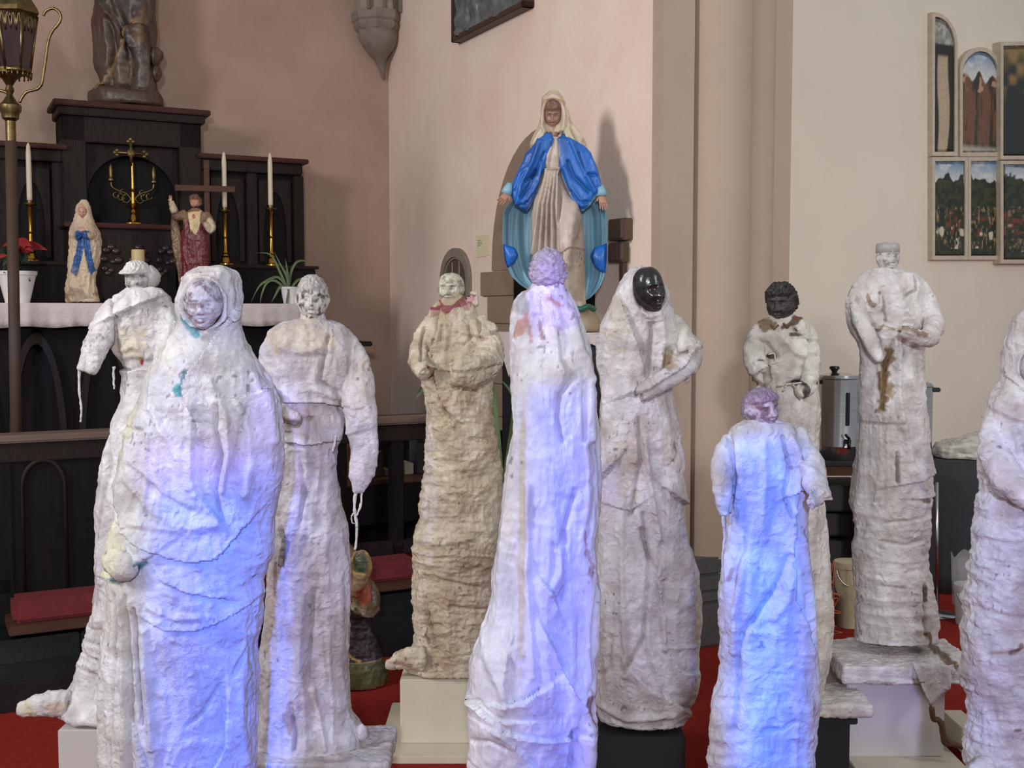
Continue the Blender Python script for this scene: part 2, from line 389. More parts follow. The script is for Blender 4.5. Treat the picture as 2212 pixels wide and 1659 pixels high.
def head(Y0, px, py, hw, hh, yaw=0, pitch=0, roll=0, dy=0.0, col=(200, 196, 190), col2=(150, 138, 128), hair=None, haircol=None,
         feat=1.0, seed=1, n=110, ears=True, rough=0.0015, back=1.05, eye=(90, 80, 76), lip=None, brow=None, cap=None, depth=1.0, beard=None):
    """a face with brow, sockets, lids, nose, lips, chin, cheeks and ears, in one surface"""
    ppm = Y0 / F; a = hw * ppm; h = hh * ppm
    nl, nz = n, int(n * 0.9)
    lon = np.linspace(-math.pi, math.pi, nl, endpoint=False); lon = lon - 0.42 * np.sin(lon)   # denser on the face
    zz = -np.cos(np.linspace(0.02, math.pi - 0.02, nz))
    LO, Zn = np.meshgrid(lon, zz); LO = LO.ravel(); Zn = Zn.ravel()
    az = np.abs(Zn)
    px_ = (1 - az ** 2.5) ** (1 / 2.5) * (1 - 0.36 * sst(-Zn, 0.15, 1.0)) * (1 - 0.04 * sst(Zn, 0.3, 1))
    pyf = (1 - az ** 2.9) ** (1 / 2.9); pyb = (1 - az ** 2.2) ** (1 / 2.2) * (1 - 0.35 * sst(-Zn, 0.2, 0.9)) * back
    c, s = np.cos(LO), np.sin(LO)
    Xn = s * px_; Yn = np.where(c > 0, -c * pyf * 0.88, -c * pyb)
    f = sst(c, 0.0, 0.45); D = np.zeros_like(Xn); x, z = Xn, Zn
    G = lambda cx, cz, sx, sz: np.exp(-((x - cx) / sx) ** 2 - ((z - cz) / sz) ** 2)
    t = np.clip((0.16 - z) / 0.50, 0, 1)
    nose = (0.05 + 0.26 * t ** 1.3) * np.exp(-(x / (0.10 + 0.09 * t)) ** 2) * sst(z, -0.40, -0.29) * (1 - sst(z, 0.12, 0.3))
    D += nose + 0.09 * (G(0.15, -0.28, 0.07, 0.07) + G(-0.15, -0.28, 0.07, 0.07))
    for sx in (-1, 1):
        D += -0.15 * G(sx * 0.36, 0.05, 0.19, 0.14) + 0.085 * G(sx * 0.36, 0.03, 0.12, 0.075)
        D += 0.06 * G(sx * 0.36, 0.24, 0.25, 0.07) + 0.07 * G(sx * 0.5, -0.24, 0.22, 0.2)
        D -= 0.035 * np.exp(-((x - sx * 0.36) / 0.16) ** 2 - ((z - 0.03 + 0.9 * (x - sx * .36) ** 2) / 0.022) ** 2)
        D -= 0.04 * G(sx * 0.3, -0.5, 0.07, 0.18)
    D += 0.09 * G(0, -0.50, 0.20, 0.06) + 0.10 * G(0, -0.62, 0.17, 0.055) - 0.055 * G(0, -0.56, 0.24, 0.022) + 0.10 * G(0, -0.86, 0.22, 0.12)
    D -= 0.05 * G(0, -0.73, 0.2, 0.05)
    Yn = Yn - D * f * feat
    Cc = np.ones((len(x), 3)) * lin(col)
    P0 = np.stack([Xn * a, Yn * a * 1.15, Zn * h], 1)
    m = sst(fbm(P0 * 75 + seed, seed + 1, 3), -0.1, 0.7)[:, None]; Cc = Cc * (1 - m) + lin(col2) * m
    ff = (f > 0.2)
    if eye:
        for sx in (-1, 1):
            m = (0.7 * np.exp(-((x - sx * 0.36) / 0.15) ** 2 - ((z - 0.035) / 0.05) ** 2) * ff)[:, None]; Cc = Cc * (1 - m) + lin(eye) * m
    if brow:
        for sx in (-1, 1):
            m = (0.8 * np.exp(-((x - sx * 0.38) / 0.2) ** 2 - ((z - 0.24) / 0.035) ** 2) * ff)[:, None]; Cc = Cc * (1 - m) + lin(brow) * m
    if lip:
        m = (0.8 * np.exp(-(x / 0.18) ** 2 - ((z + 0.56) / 0.07) ** 2) * ff)[:, None]; Cc = Cc * (1 - m) + lin(lip) * m
    m = (0.5 * (np.exp(-((np.abs(x) - .12) / 0.05) ** 2 - ((z + 0.35) / 0.03) ** 2)) * ff)[:, None]; Cc = Cc * (1 - m) + lin(eye or col2) * m
    if beard:
        m = (sst(-z, 0.40, 0.55) * ff * (1 - np.exp(-(x / 0.14) ** 2 - ((z + 0.56) / 0.05) ** 2)))[:, None]; Cc = Cc * (1 - m) + lin(beard) * m
        P0[:, 1] -= a * 0.12 * m[:, 0]; P0[:, 2] -= h * 0.12 * sst(-z, .8, 1) 
    if ears:
        for sx in (-1, 1):
            e = np.exp(-((np.cos(LO) - 0.02) / 0.17) ** 2 - ((z + 0.02) / 0.2) ** 2) * (np.sign(s) == sx)
            P0[:, 0] += sx * a * 0.20 * e; P0[:, 1] += a * 0.06 * e
    rad = P0 / (np.linalg.norm(P0, axis=1)[:, None] + 1e-9)
    if hair:
        hm = np.maximum(sst(z, 0.38, 0.50) , sst(-c + 0.9 * (z + 0.1), 0.05, 0.35) * sst(z, -0.55, -0.3))
        amp = {'curly': 0.009, 'short': 0.004, 'long': 0.010, 'fine': 0.005}[hair]; fr = {'curly': 95, 'short': 120, 'long': 60, 'fine': 140}[hair]
        st = np.array([1, 1, 0.25 if hair == 'long' else 1])
        P0 += rad * (hm * amp * (0.5 + 0.7 * ridged(P0 * fr * st, seed + 3, 2)))[:, None]
        if haircol:
            q = (hm * (0.8 + 0.2 * vn(P0 * 150, 5)))[:, None]; Cc = Cc * (1 - q) + lin(haircol) * q
    if cap:                                                       # flat cap with a peak over the brow
        cm = sst(z, 0.34, 0.40); P0 += rad * (cm * 0.10 * a + 0)[:, None] * 1.3
        pk = np.exp(-((z - 0.42) / 0.075) ** 2) * sst(c, 0.3, 0.7); P0[:, 1] -= a * 0.55 * pk; P0[:, 2] -= h * 0.06 * pk
        Cc = Cc * (1 - cm[:, None]) + lin(cap) * cm[:, None]
    P0 += rad * (rough * fbm(P0 * 130, seed + 8, 2))[:, None]
    P0[:, 1] *= depth
    M = Matrix.Rotation(R(roll), 3, 'Y') @ Matrix.Rotation(R(yaw), 3, 'Z') @ Matrix.Rotation(R(pitch), 3, 'X')
    P0 = P0 @ np.array(M).T
    o = at(px, py, Y0 + dy); o = at(px, py, Y0); P0 += np.array([o.x, Y0 + dy, o.z])
    idx = np.arange(nl * nz).reshape(nz, nl); A = idx[:-1]; Bq = idx[1:]
    fc = np.stack([A, np.roll(A, -1, 1), np.roll(Bq, -1, 1), Bq], -1).reshape(-1, 4).tolist()
    fc.append(idx[0][::-1].tolist()); fc.append(idx[-1].tolist())
    me = bpy.data.meshes.new('head'); me.from_pydata(P0.tolist(), [], fc); me.update()
    set_tint(me, Cc); me.polygons.foreach_set('use_smooth', [True] * len(me.polygons))
    return me

def drip(root, name, Y0, pts, rad, m, dy=0.0, seed=0):
    """a wobbly hanging thread of plaster"""
    rnd = random.Random(seed); ppm = Y0 / F; bm = B()
    P3 = smooth_path([Vector((at(x, y, Y0).x, Y0 + dy, at(x, y, Y0).z)) for x, y in pts], 6)
    rd = [rad * ppm * (1 - 0.45 * i / len(P3)) * rnd.uniform(0.75, 1.3) for i in range(len(P3))]
    tube(bm, [p + Vector((rnd.uniform(-.6, .6) * ppm, rnd.uniform(-.6, .6) * ppm, 0)) for p in P3], rd, 8)
    for v in bm.verts: v.co -= root.location
    me = bpy.data.meshes.new(name); bmesh.ops.recalc_face_normals(bm, faces=bm.faces); bm.to_mesh(me); bm.free()
    set_tint(me, np.ones((len(me.vertices), 3)) * lin((226, 222, 220)))
    me.polygons.foreach_set('use_smooth', [True] * len(me.polygons))
    return link(name, me, m, root)
def hand(root, Y0, px, py, dy, ln, ang, m, col, mir=1, tilt=0.0, name='hand'):
    """palm, four unequal bent fingers and a side thumb; ln = length in px, ang = direction of the fingers in the picture plane"""
    ppm = Y0 / F; L = ln * ppm; bm = B(); w = L * 0.22
    def P(a, b, c): return Vector((a, c, b))
    rings = []
    for t, ww, th in ((0, .55, .5), (.12, .75, .45), (.3, 1.0, .42), (.5, 1.0, .36), (.54, .8, .25)):
        rings.append([P(w * ww * math.cos(k * math.pi / 6), L * t, w * th * math.sin(k * math.pi / 6)) for k in range(12)])
    loft(bm, rings)
    for i, (x, l, sp) in enumerate(((-.72, .40, -.12), (-.25, .48, -.04), (.22, .46, .05), (.68, .36, .14))):
        b = P(x * w, L * .5, 0); pts = [b - P(0, L * .08, 0), b + P(sp * L * l * .4, L * l * .4, -w * .08), b + P(sp * L * l * .8, L * l * .75, -w * .25), b + P(sp * L * l, L * l, -w * .5)]
        tube(bm, smooth_path(pts, 3), np.interp(np.linspace(0, 3, 10), range(4), [w * .23, w * .22, w * .19, w * .12]).tolist(), 8)
    b = P(-w * .6 * mir, L * .12, 0); pts = [b, b + P(-w * .55 * mir, L * .14, -w * .2), b + P(-w * .8 * mir, L * .28, -w * .4)]
    tube(bm, smooth_path(pts, 3), [w * .3, w * .3, w * .28, w * .26, w * .24, w * .22, w * .16], 8)
    o = at(px, py, Y0); o.y = Y0 + dy
    Mx = Matrix.Translation(o - root.location) @ Matrix.Rotation(R(ang), 4, 'Y') @ Matrix.Rotation(R(tilt), 4, 'X')
    bmesh.ops.transform(bm, matrix=Mx, verts=bm.verts)
    bmesh.ops.recalc_face_normals(bm, faces=bm.faces)
    me = bpy.data.meshes.new(name); bm.to_mesh(me); bm.free(); set_tint(me, np.ones((len(me.vertices), 3)) * lin(col))
    me.polygons.foreach_set('use_smooth', [True] * len(me.polygons))
    return link(name, me, m, root)
def figure(name, Y0, px, pyb, label, cat='sculpture', group=None, zb=None):
    b = at(px, pyb, Y0); z = b.z if zb is None else zb
    return empty(name, (b.x, Y0, z), 0, label, cat, group)

# ------------------------------------------------------------------ the setting
def cemp(name, u, v, z, label=None, cat=None, group=None):
    return empty(name, church(u, v, z), TH, label, cat, group)
def cobj(name, bm, m, u=0, v=0, z=0, kind=None, **k):
    o = obj(name, bm, m, None, loc=church(u, v, z), rz=TH, **k); return tag(o, kind=kind)
def YV(px, v, py=600):
    return church(onv(px, py, v)[0], v).y
bm = B(); box(bm, -9, 9, -4, 14, -0.1, 0); tag(obj('floor', bm, M_carpet, None), kind='structure')
bm = B(); box(bm, -6, 0.0, 0, .25, 0, 6.5); cobj('wall_left', bm, M_pink, kind='structure')                 # wall behind the altar (v = 0)
# wall behind the statue (u = 0), pale
bm = B(); box(bm, 0, .25, -3.40, 0.25, 0, 6.5); cobj('wall_back', bm, M_wallB, kind='structure')
bm = B(); box(bm, 0.6, 7.5, 0, .25, 0, 6.5); cobj('wall_right', bm, M_grey, 0, 2.0, 0, kind='structure')
# clustered pier
def pu(px, v): return onv(px, 700, v)[0]
uA, uB, uC, uD = pu(1432, 3.48), pu(1499, 3.48), pu(1610, 3.42), pu(1664, 3.36)
plan = [(0.002, 2.0), (0.002, 3.48), (uB - .012, 3.48), (uB - .012, 3.38), (uB - .002, 3.38)]
cu, rr = (uB + uC) / 2, (uC - uB) / 2
plan += [(cu - rr * math.cos(t), 3.40 + rr * .9 * math.sin(t)) for t in np.linspace(0.45, math.pi - .1, 18)]
plan += [(uC + .004, 3.37)]
c2, r2 = (uC + uD) / 2, (uD - uC) / 2
plan += [(c2 - r2 * math.cos(t), 3.34 + r2 * .9 * math.sin(t)) for t in np.linspace(.15, math.pi - .1, 12)]
uE = pu(1703, 3.25); plan += [(uD + .004, 3.27), (uE, 3.25), (uE, 2.0)]
bm = B(); prism_z(bm, [(u, -v) for u, v in plan], 0, 6.5); cobj('trim_1', bm, M_pier, kind='structure', smooth='auto')
zb_ = onv(1530, 1200, 3.5)[1]
for (z0, z1, g) in ((0, zb_ * .5, .11), (zb_ * .5, zb_ * .62, .085), (zb_ * .62, zb_ * .8, .07), (zb_ * .8, zb_, .04)):
    bm = B(); box(bm, uB - .12 - g * .3, uE - .1 + g, -3.52 - g, -2.3, z0, z1, ); 
    cobj('baseboard_right' if z0 == 0 else 'trim_2', bm, M_base, kind='structure', bevel=.012)
# steps up to the choir, black marble blocks
for nm, v1, v0, z0, z1 in (('trim_3', 3.07, 2.80, 0, .12), ('trim_4', 2.80, 0, 0, .22)):
    root = cemp(nm, -3, (v1), z0); tag(root, kind='structure')
    u = -5.5; k = 0
    while u < -.02:
        w = [1.02, .86, 1.1, .95][k % 4]; k += 1; u1 = min(u + w, -.005)
        bm = B(); box(bm, u + 3 + .002, u1 + 3 - .002, 0, min(v1 - v0, .5) , 0, z1 - z0); obj('marble_block', bm, M_black, root, bevel=.006); u = u1
bm = B(); box(bm, -5.5, -.005, -2.32, 0, 0, .2195); cobj('floor', bm, M_carpet, kind='structure')

# door arch of dressed stone behind the statue
UB = -.012
def pv(px, py): return onu(px, py, UB)
va, zs = pv(1062, 585)[0], pv(1062, 585)[1]; vc = pv(1172, 585)[0]; zt = pv(1165, 283)[1]
# plan on wall: local x = u, y = -v ; polygon in (v,z)
def wall_poly(bm, poly, u0, u1):
    a = [bm.verts.new((u0, -v, z)) for v, z in poly]; b = [bm.verts.new((u1, -v, z)) for v, z in poly]; n = len(a)
    bm.faces.new(a); bm.faces.new(list(reversed(b)))
    for i in range(n): bm.faces.new((a[i], b[i], b[(i + 1) % n], a[(i + 1) % n]))
ve = 2 * vc - va
arch = [(va, zs)] + [(vc - (vc - va) * math.cos(t), zs + (zt + .02 - zs) * math.sin(t) ** .9) for t in np.linspace(.05, math.pi - .05, 24)] + [(ve, zs)]
root = cemp('door_1', 0, vc, 0); tag(root, kind='structure')
def dchild(nm, bm, m, **k):
    bmesh.ops.translate(bm, verts=bm.verts, vec=(0, vc, 0)); return obj(nm, bm, m, root, **k)
bm = B(); wall_poly(bm, arch, UB, 0.0); dchild('arch_stone', bm, M_jamb)
vj = pv(1112, 620)[0]; vw = pv(1041, 620)[0]; vn_ = pv(1056, 620)[0]
zrow = [pv(1080, y)[1] for y in (586, 640, 700, 760, 830, 900, 980)] + [.22]
for i in range(len(zrow) - 1):
    bm = B(); wall_poly(bm, [(vw if i % 2 == 0 else vn_, zrow[i]), (vj, zrow[i]), (vj, zrow[i + 1] + .004), (vw if i % 2 == 0 else vn_, zrow[i + 1] + .004)], UB - .012, 0); dchild('jamb_stone', bm, M_jamb, bevel=.003)
bm = B(); wall_poly(bm, [(vj, zs), (ve - .1, zs), (ve - .1, .22), (vj, .22)], UB - .006, 0); dchild('door_leaf', bm, M_oakv)
# pointed piscina niche
root = cemp('niche', 0, pv(985, 600)[0], pv(985, 640)[1], 'small pointed stone niche with fluted hollow in the pink wall, behind the silver-faced figure', 'niche')
def gothic(x0, x1, z0, zt, n=10):
    w = x1 - x0; c = (x0 + x1) / 2; zsp = z0 + (zt - z0) * .35; pts = [(x0, z0), (x0, zsp)]
    pts += [(x0 + w / 2 * (1 - math.cos(t)) , zsp + (zt - zsp) * math.sin(t)) for t in np.linspace(.1, math.pi / 2, n)]
    pts += [(x1 - w / 2 * (1 - math.cos(t)), zsp + (zt - zsp) * math.sin(t)) for t in np.linspace(math.pi / 2 - .1, .1, n)]
    return pts + [(x1, zsp), (x1, z0)]
v0_, z0_ = root.location, root.location.z; vcn = pv(985, 600)[0]
vL, vR = pv(955, 600)[0] - vcn, pv(1016, 600)[0] - vcn; hN = pv(985, 536)[1] - z0_
def gring(x0, x1, zt, g, y0, y1, m, nm):
    o = gothic(x0, x1, 0, zt); i = gothic(x0 + g, x1 - g, 0, zt - g * 1.6); bm = B()
    A_ = [[bm.verts.new((y, -a, b)) for a, b in P] for P in (o, i) for y in (y0, y1)]; n = len(o)
    for k in range(n - 1):
        bm.faces.new((A_[0][k], A_[0][k + 1], A_[2][k + 1], A_[2][k])); bm.faces.new((A_[1][k], A_[1][k + 1], A_[0][k + 1], A_[0][k])); bm.faces.new((A_[2][k], A_[2][k + 1], A_[3][k + 1], A_[3][k]))
    return obj(nm, bm, m, root)
gring(vL, vR, hN, .035, -.03, 0, M_stone, 'stone_arch'); gring(vL + .035, vR - .035, hN - .05, .012, -.018, 0, M_jamb, 'inner_moulding')
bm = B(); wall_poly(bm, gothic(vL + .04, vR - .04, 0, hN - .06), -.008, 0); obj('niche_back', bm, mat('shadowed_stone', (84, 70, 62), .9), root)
for k in range(4):
    bm = B(); x = vL + .06 + (vR - vL - .12) * k / 3; tube(bm, [(-.012, -x, 0), (-.012, -x, hN * .72 if k in (1, 2) else hN * .5)], .006, 6); obj('flute', bm, M_jamb, root, True)

# ------------------------------------------------------------------ reredos and altar
vF = .42
uL, zTop = onv(125, 214, vF); uR, _ = onv(443, 230, vF); uW, zW = onv(652, 340, vF); zW = 2.61
uc = (uL + uR) / 2; uWL = 2 * uc - uW
root = cemp('altar_reredos', uc, 0.05, .22, 'dark carved oak altar reredos with stepped cornice and arched central panel against the pink wall', 'reredos')
def RB(nm, m, boxes, bevel=.006, **k):
    bm = B()
    for (a, b, v0, v1, z0, z1) in boxes: box(bm, a - uc, b - uc, -(v1 - .05), -(v0 - .05), z0 - .22, z1 - .22)
    return obj(nm, bm, m, root, bevel=bevel, **k)
zG = onv(560, 573, .75)[1]
RB('central_case', M_oakv, [(uL + .04, uR - .04, .06, .22, 1.5, zTop - .04)])
RB('stile', M_oak, [(uL + .02, uL + .16, .06, vF - .04, 1.6, zTop - .08)]); RB('stile', M_oak, [(uR - .16, uR - .02, .06, vF - .04, 1.6, zTop - .08)])
RB('frieze', M_oak, [(uL + .02, uR - .02, .06, vF - .04, zTop - .24, zTop - .08)])
RB('cornice', M_oak2, [(uL - .03, uR + .03, .05, vF + .03, zTop - .035, zTop)]); RB('cornice_moulding', M_oak, [(uL, uR, .05, vF, zTop - .085, zTop - .035)])
for s, a, b in ((-1, uWL, uL), (1, uR, uW)):
    RB('wing_case', M_oakv, [(a, b, .06, vF - .12, 1.5, zW - .05)]); RB('wing_cornice', M_oak2, [(a - .05, b + .05, .05, vF, zW - .03, zW)]); RB('wing_moulding', M_oak, [(a - .02, b + .02, .05, vF - .05, zW - .10, zW - .03)])
    for k in range(3):
        x = a + (b - a) * k / 2; RB('wing_stile', M_oak, [(x - .035, x + .035, .06, vF - .08, zG, zW - .1)])
    for k in range(2):
        x0 = a + (b - a) * k / 2 + .05; x1 = a + (b - a) * (k + 1) / 2 - .05; zt_, zb2 = zW - .14, zG + .04
        bm = B(); cx_, w_ = (x0 + x1) / 2 - uc, (x1 - x0) / 2; pts = []
        g = gothic(x0 - uc + .03, x1 - uc - .03, zb2 - .22, zt_ - .3); o_ = [(x0 - uc, zb2 - .22)] + [(x0 - uc, zt_ - .22), (x1 - uc, zt_ - .22), (x1 - uc, zb2 - .22)]
        yv = -(vF - .10 - .05); n = len(g)
        top = zt_ - .22; vs = [bm.verts.new((x, yv, z)) for x, z in g]; ts = [bm.verts.new((x0 - uc if i < n * .12 else x1 - uc if i > n * .88 else x, yv, z if (i < 1 or i > n - 2) else top)) for i, (x, z) in enumerate(g)]
        for i in range(n - 1): bm.faces.new((vs[i], vs[i + 1], ts[i + 1], ts[i]))
        o = obj('tracery_panel', bm, M_oak, root); sm = o.modifiers.new('s', 'SOLIDIFY'); sm.thickness = .02
# arched opening of the centre
g = gothic(uL + .17 - uc, uR - .17 - uc, 2.15 - .22, zTop - .22 - .30, 14); n = len(g); bm = B(); yv = -(vF - .12 - .05); top = zTop - .24 - .22
vs = [bm.verts.new((x, yv, z)) for x, z in g]; ts = [bm.verts.new((min(max(x, uL + .14 - uc), uR - .14 - uc) if 1 < i < n - 2 else (uL + .14 - uc if i <= 1 else uR - .14 - uc), yv, z if i in (0, n - 1) else top)) for i, (x, z) in enumerate(g)]
for i in range(n - 1): bm.faces.new((vs[i], vs[i + 1], ts[i + 1], ts[i]))
o = obj('arch_tracery', bm, M_oak, root); sm = o.modifiers.new('s', 'SOLIDIFY'); sm.thickness = .03
uS0, zS = onv(138, 478, .62); uS1 = onv(392, 478, .62)[0]
RB('shelf', M_oak2, [(uS0, uS1, .1, .62, zS - .03, zS)]); RB('shelf_front', M_oak, [(uS0 + .03, uS1 - .03, .1, .58, 1.6, zS - .03)])
for k in range(4):
    bm = B(); x = uS0 + .10 + (uS1 - uS0 - .2) * k / 3 - uc; zc = (1.68 + zS) / 2 - .22
    for j in range(9):
        a = j * .7; ball(bm, (x + .05 * math.cos(a) * (1 - j * .07), -.54, zc + .08 * math.sin(a * 1.1)), .022 - j * .001, 8, (1.3, .5, 1))
    obj('carved_foliage', bm, mat('polished_dark_oak', (60, 44, 42), .25, noise=.3), root, True)
uG0, uG1 = uWL - .05, onv(682, 600, .75)[0]
RB('gradine', M_oakv, [(uG0, uS0 + .02, .08, .75, 1.5, zG - .02), (uS1 - .02, uG1, .08, .75, 1.5, zG - .02)]); RB('gradine_ledge', M_oak, [(uG0, uS0 + .02, .08, .77, zG - .02, zG), (uS1 - .02, uG1 + .02, .08, .77, zG - .02, zG)])

# altar table with linen
vA = 1.25; zA = onv(200, 656, vA)[1]; uA0, uA1 = -3.5, onv(660, 680, vA)[0]
root = cemp('altar_table', (uA0 + uA1) / 2, 1.0, .22, 'long dark oak altar table with arched front panels below the white linen', 'altar'); ucA = (uA0 + uA1) / 2
def AB(nm, m, boxes, bevel=.006):
    bm = B()
    for (a, b, v0, v1, z0, z1) in boxes: box(bm, a - ucA, b - ucA, -(v1 - 1), -(v0 - 1), z0 - .22, z1 - .22)
    return obj(nm, bm, m, root, bevel=bevel)
AB('table_top', M_oak, [(uA0, uA1, .79, vA - .012, zA - .06, zA - .008)]); AB('body', M_oakv, [(uA0, uA1 - .06, .79, vA - .12, .22, zA - .06)])
zl = onv(780, 738, 1.2)[1]; AB('side_ledge', M_oak, [(uA1 - .06, onv(805, 738, 1.2)[0], .95, 1.2, zl - .03, zl)]); AB('side_cabinet', M_oakv, [(uA1 - .06, onv(775, 738, 1.15)[0], .95, 1.15, .22, zl - .03)])
for k in range(7):
    x0 = uA0 + .1 + k * .36; x1 = x0 + .30
    if x1 > uA1 - .08: break
    g = gothic(x0 - ucA, x1 - ucA, .25, zA - .22 - .16); bm = B(); n = len(g)
    gi = gothic(x0 + .035 - ucA, x1 - .035 - ucA, .25, zA - .22 - .22)
    a = [bm.verts.new((x, -.15, z)) for x, z in g]; b = [bm.verts.new((x, -.15, z)) for x, z in gi]
    for i in range(n - 1): bm.faces.new((a[i], a[i + 1], b[i + 1], b[i]))
    o = obj('arched_moulding', bm, M_oak, root); sm = o.modifiers.new('s', 'SOLIDIFY'); sm.thickness = .03; sm.offset = 1
rnd = random.Random(3); zc1 = onv(200, 706, vA)[1] - zA
bm = B(); nx = 160; rows_ = []
prof = [(0.44, 0), (.20, 0), (0, 0), (-.004, -.006), (-.008, zc1 * .35), (-.010, zc1 * .7), (-.012, zc1)]
for (y, z) in prof:
    rows_.append([((uA1 - uA0 + .02) * i / (nx - 1) - (uA1 - uA0) / 2, y - (0.010 * math.sin(i * .55) * abs(z) / .14 + .006 * math.sin(i * 1.31) * abs(z) / .14), z + (.004 * math.sin(i * .35) if z == zc1 else 0)) for i in range(nx)])
loft(bm, rows_, cap=False, closed=False)
o = tag(obj('altar_cloth', bm, M_linen, None, True, loc=church(ucA, vA + .004, zA), rz=TH), 'white linen altar cloth hanging over the front edge of the oak altar table', 'cloth')
sm = o.modifiers.new('s', 'SOLIDIFY'); sm.thickness = .004; sm.offset = 1

# choir stall with kneeler rail
vS = 2.55; zr = 1.06
u0, u1 = -3.7, onv(1100, 905, vS)[0] - .12; um = (u0 + u1) / 2
root = cemp('choir_stall', um, vS, .22, 'long dark oak choir stall front with worn rail, arched panels and open bays', 'stall')
def SB(nm, m, boxes, bevel=.005):
    bm = B()
    for (a, b, v0, v1, z0, z1) in boxes: box(bm, a - um, b - um, -(v1 - vS), -(v0 - vS), z0 - .22, z1 - .22)
    return obj(nm, bm, m, root, bevel=bevel)
SB('rail', mat('worn_oak_rail', (104, 84, 74), .4, noise=.2, stretch=(.6, 6, 6)), [(u0, u1, vS - .10, vS + .05, zr - .035, zr)], .01); SB('rail_moulding', M_oak, [(u0, u1, vS - .06, vS + .02, zr - .12, zr - .035)])
uP = onv(590, 1100, vS)[0]; uQ = onv(20, 1100, vS)[0]
SB('front_panel', M_oakv, [(uQ, uP, vS - .05, vS, .30, zr - .12)])
for k in range(3):
    x0, _ = onv(42 + k * 190, 1000, vS); x1, _ = onv(142 + k * 190, 1000, vS); zt2 = onv(90, 988, vS)[1]
    g = [(x0, .34)] + [((x0 + x1) / 2 - (x1 - x0) / 2 * math.cos(t), zt2 - .12 + .12 * math.sin(t)) for t in np.linspace(0, math.pi, 14)] + [(x1, .34)]
    bm = B(); a = [bm.verts.new((x - um, -.002, z - .22)) for x, z in g]; c_ = (x0 + x1) / 2; b = [bm.verts.new((c_ + (x - c_) * .86 - um, -.002, z - .22 - (.02 if z > .4 else 0))) for x, z in g]
    for i in range(len(g) - 1): bm.faces.new((a[i], a[i + 1], b[i + 1], b[i]))
    o = obj('arch_moulding', bm, M_oak, root, True); sm = o.modifiers.new('s', 'SOLIDIFY'); sm.thickness = .016; sm.offset = 1
for px in (-60, 8, 735, 858, 1010, 1095):
    x = onv(px, 1100, vS)[0]; SB('post', M_oakv, [(x - .035, x + .035, vS - .04, vS + .01, .22, zr - .1)])
SB('lower_rail', M_oak, [(uP, u1, vS - .03, vS + .01, .36, .43)]); SB('lower_rail', M_oak, [(u0, uQ, vS - .03, vS + .01, .36, .43)])
SB('book_shelf', M_wood, [(uP, u1, vS - .42, vS - .12, .70, .725)]); SB('book_shelf', M_wood, [(u0, uQ, vS - .4, vS - .12, .80, .83)]); SB('seat_back', M_oakv, [(uP - .1, u1, vS - .75, vS - .70, .22, 1.0), (uP, u1, vS - .13, vS - .10, .5, .70)])
SB('seat', M_wood, [(u0, uQ, vS - .5, vS - .12, .93, .96)])
SB('kneeler_board', M_wood, [(onv(18, 1360, 2.78)[0], u1, vS + .01, 2.80, .235, .275)]); SB('kneeler_support', M_oakv, [(onv(22, 1360, 2.7)[0], u1, vS + .02, 2.74, .22, .235)])
for i, (a, b) in enumerate(((28, 240), (545, 905))):
    x0, x1 = onv(a, 1320, 2.76)[0], onv(b, 1300, 2.76)[0]; bm = B(); box(bm, -(x1 - x0) / 2, (x1 - x0) / 2, -.09, .09, 0, .095)
    o = obj('kneeler_cushion', bm, M_cushion, None, 'auto', loc=church((x0 + x1) / 2, 2.68, .276), rz=TH, bevel=.016)
    tag(o, ['crimson kneeler cushion lying below the arched stall panel, far left', 'crimson kneeler cushion below the open stall bay, behind the painted statuette'][i], 'cushion', None)
for i, (px, py, w, h, c) in enumerate(((750, 1030, .04, .20, (150, 90, 40)), (796, 1060, .13, .13, (70, 50, 42)), (832, 1090, .05, .03, (110, 96, 84)), (872, 1095, .07, .06, (150, 140, 120)), (902, 1060, .05, .2, (48, 44, 48)))):
    x = onv(px, py, vS - .3)[0]; bm = B(); box(bm, -w / 2, w / 2, -.06, .06, 0, h)
    o = obj('hymn_book', bm, mat('book_cover_%d' % i, c, .7), None, loc=church(x, vS - .30, .726), rz=TH, bevel=.004)
    tag(o, ['orange spined book on the dark stall shelf', 'brown box file on the stall shelf right of the orange book', 'thin stack of sheets on the stall shelf left of the post', 'pale folded booklet on the stall shelf right of the post', 'dark upright folder on the stall shelf right of the post'][i], 'book')
for i, (py, h, c) in enumerate(((975, .03, (150, 96, 60)), (1030, .045, (96, 66, 44)), (1150, .02, (170, 164, 150)))):
    z = onv(8, py, vS - .2)[1]
bm = B(); box(bm, -.13, .13, -.1, .1, 0, .05); tag(obj('hymn_book', bm, M_wood, None, loc=church(onv(-30, 980, 2.3)[0], 2.3, .961), rz=TH), 'brown hymn book on the stall seat at the left edge', 'book')

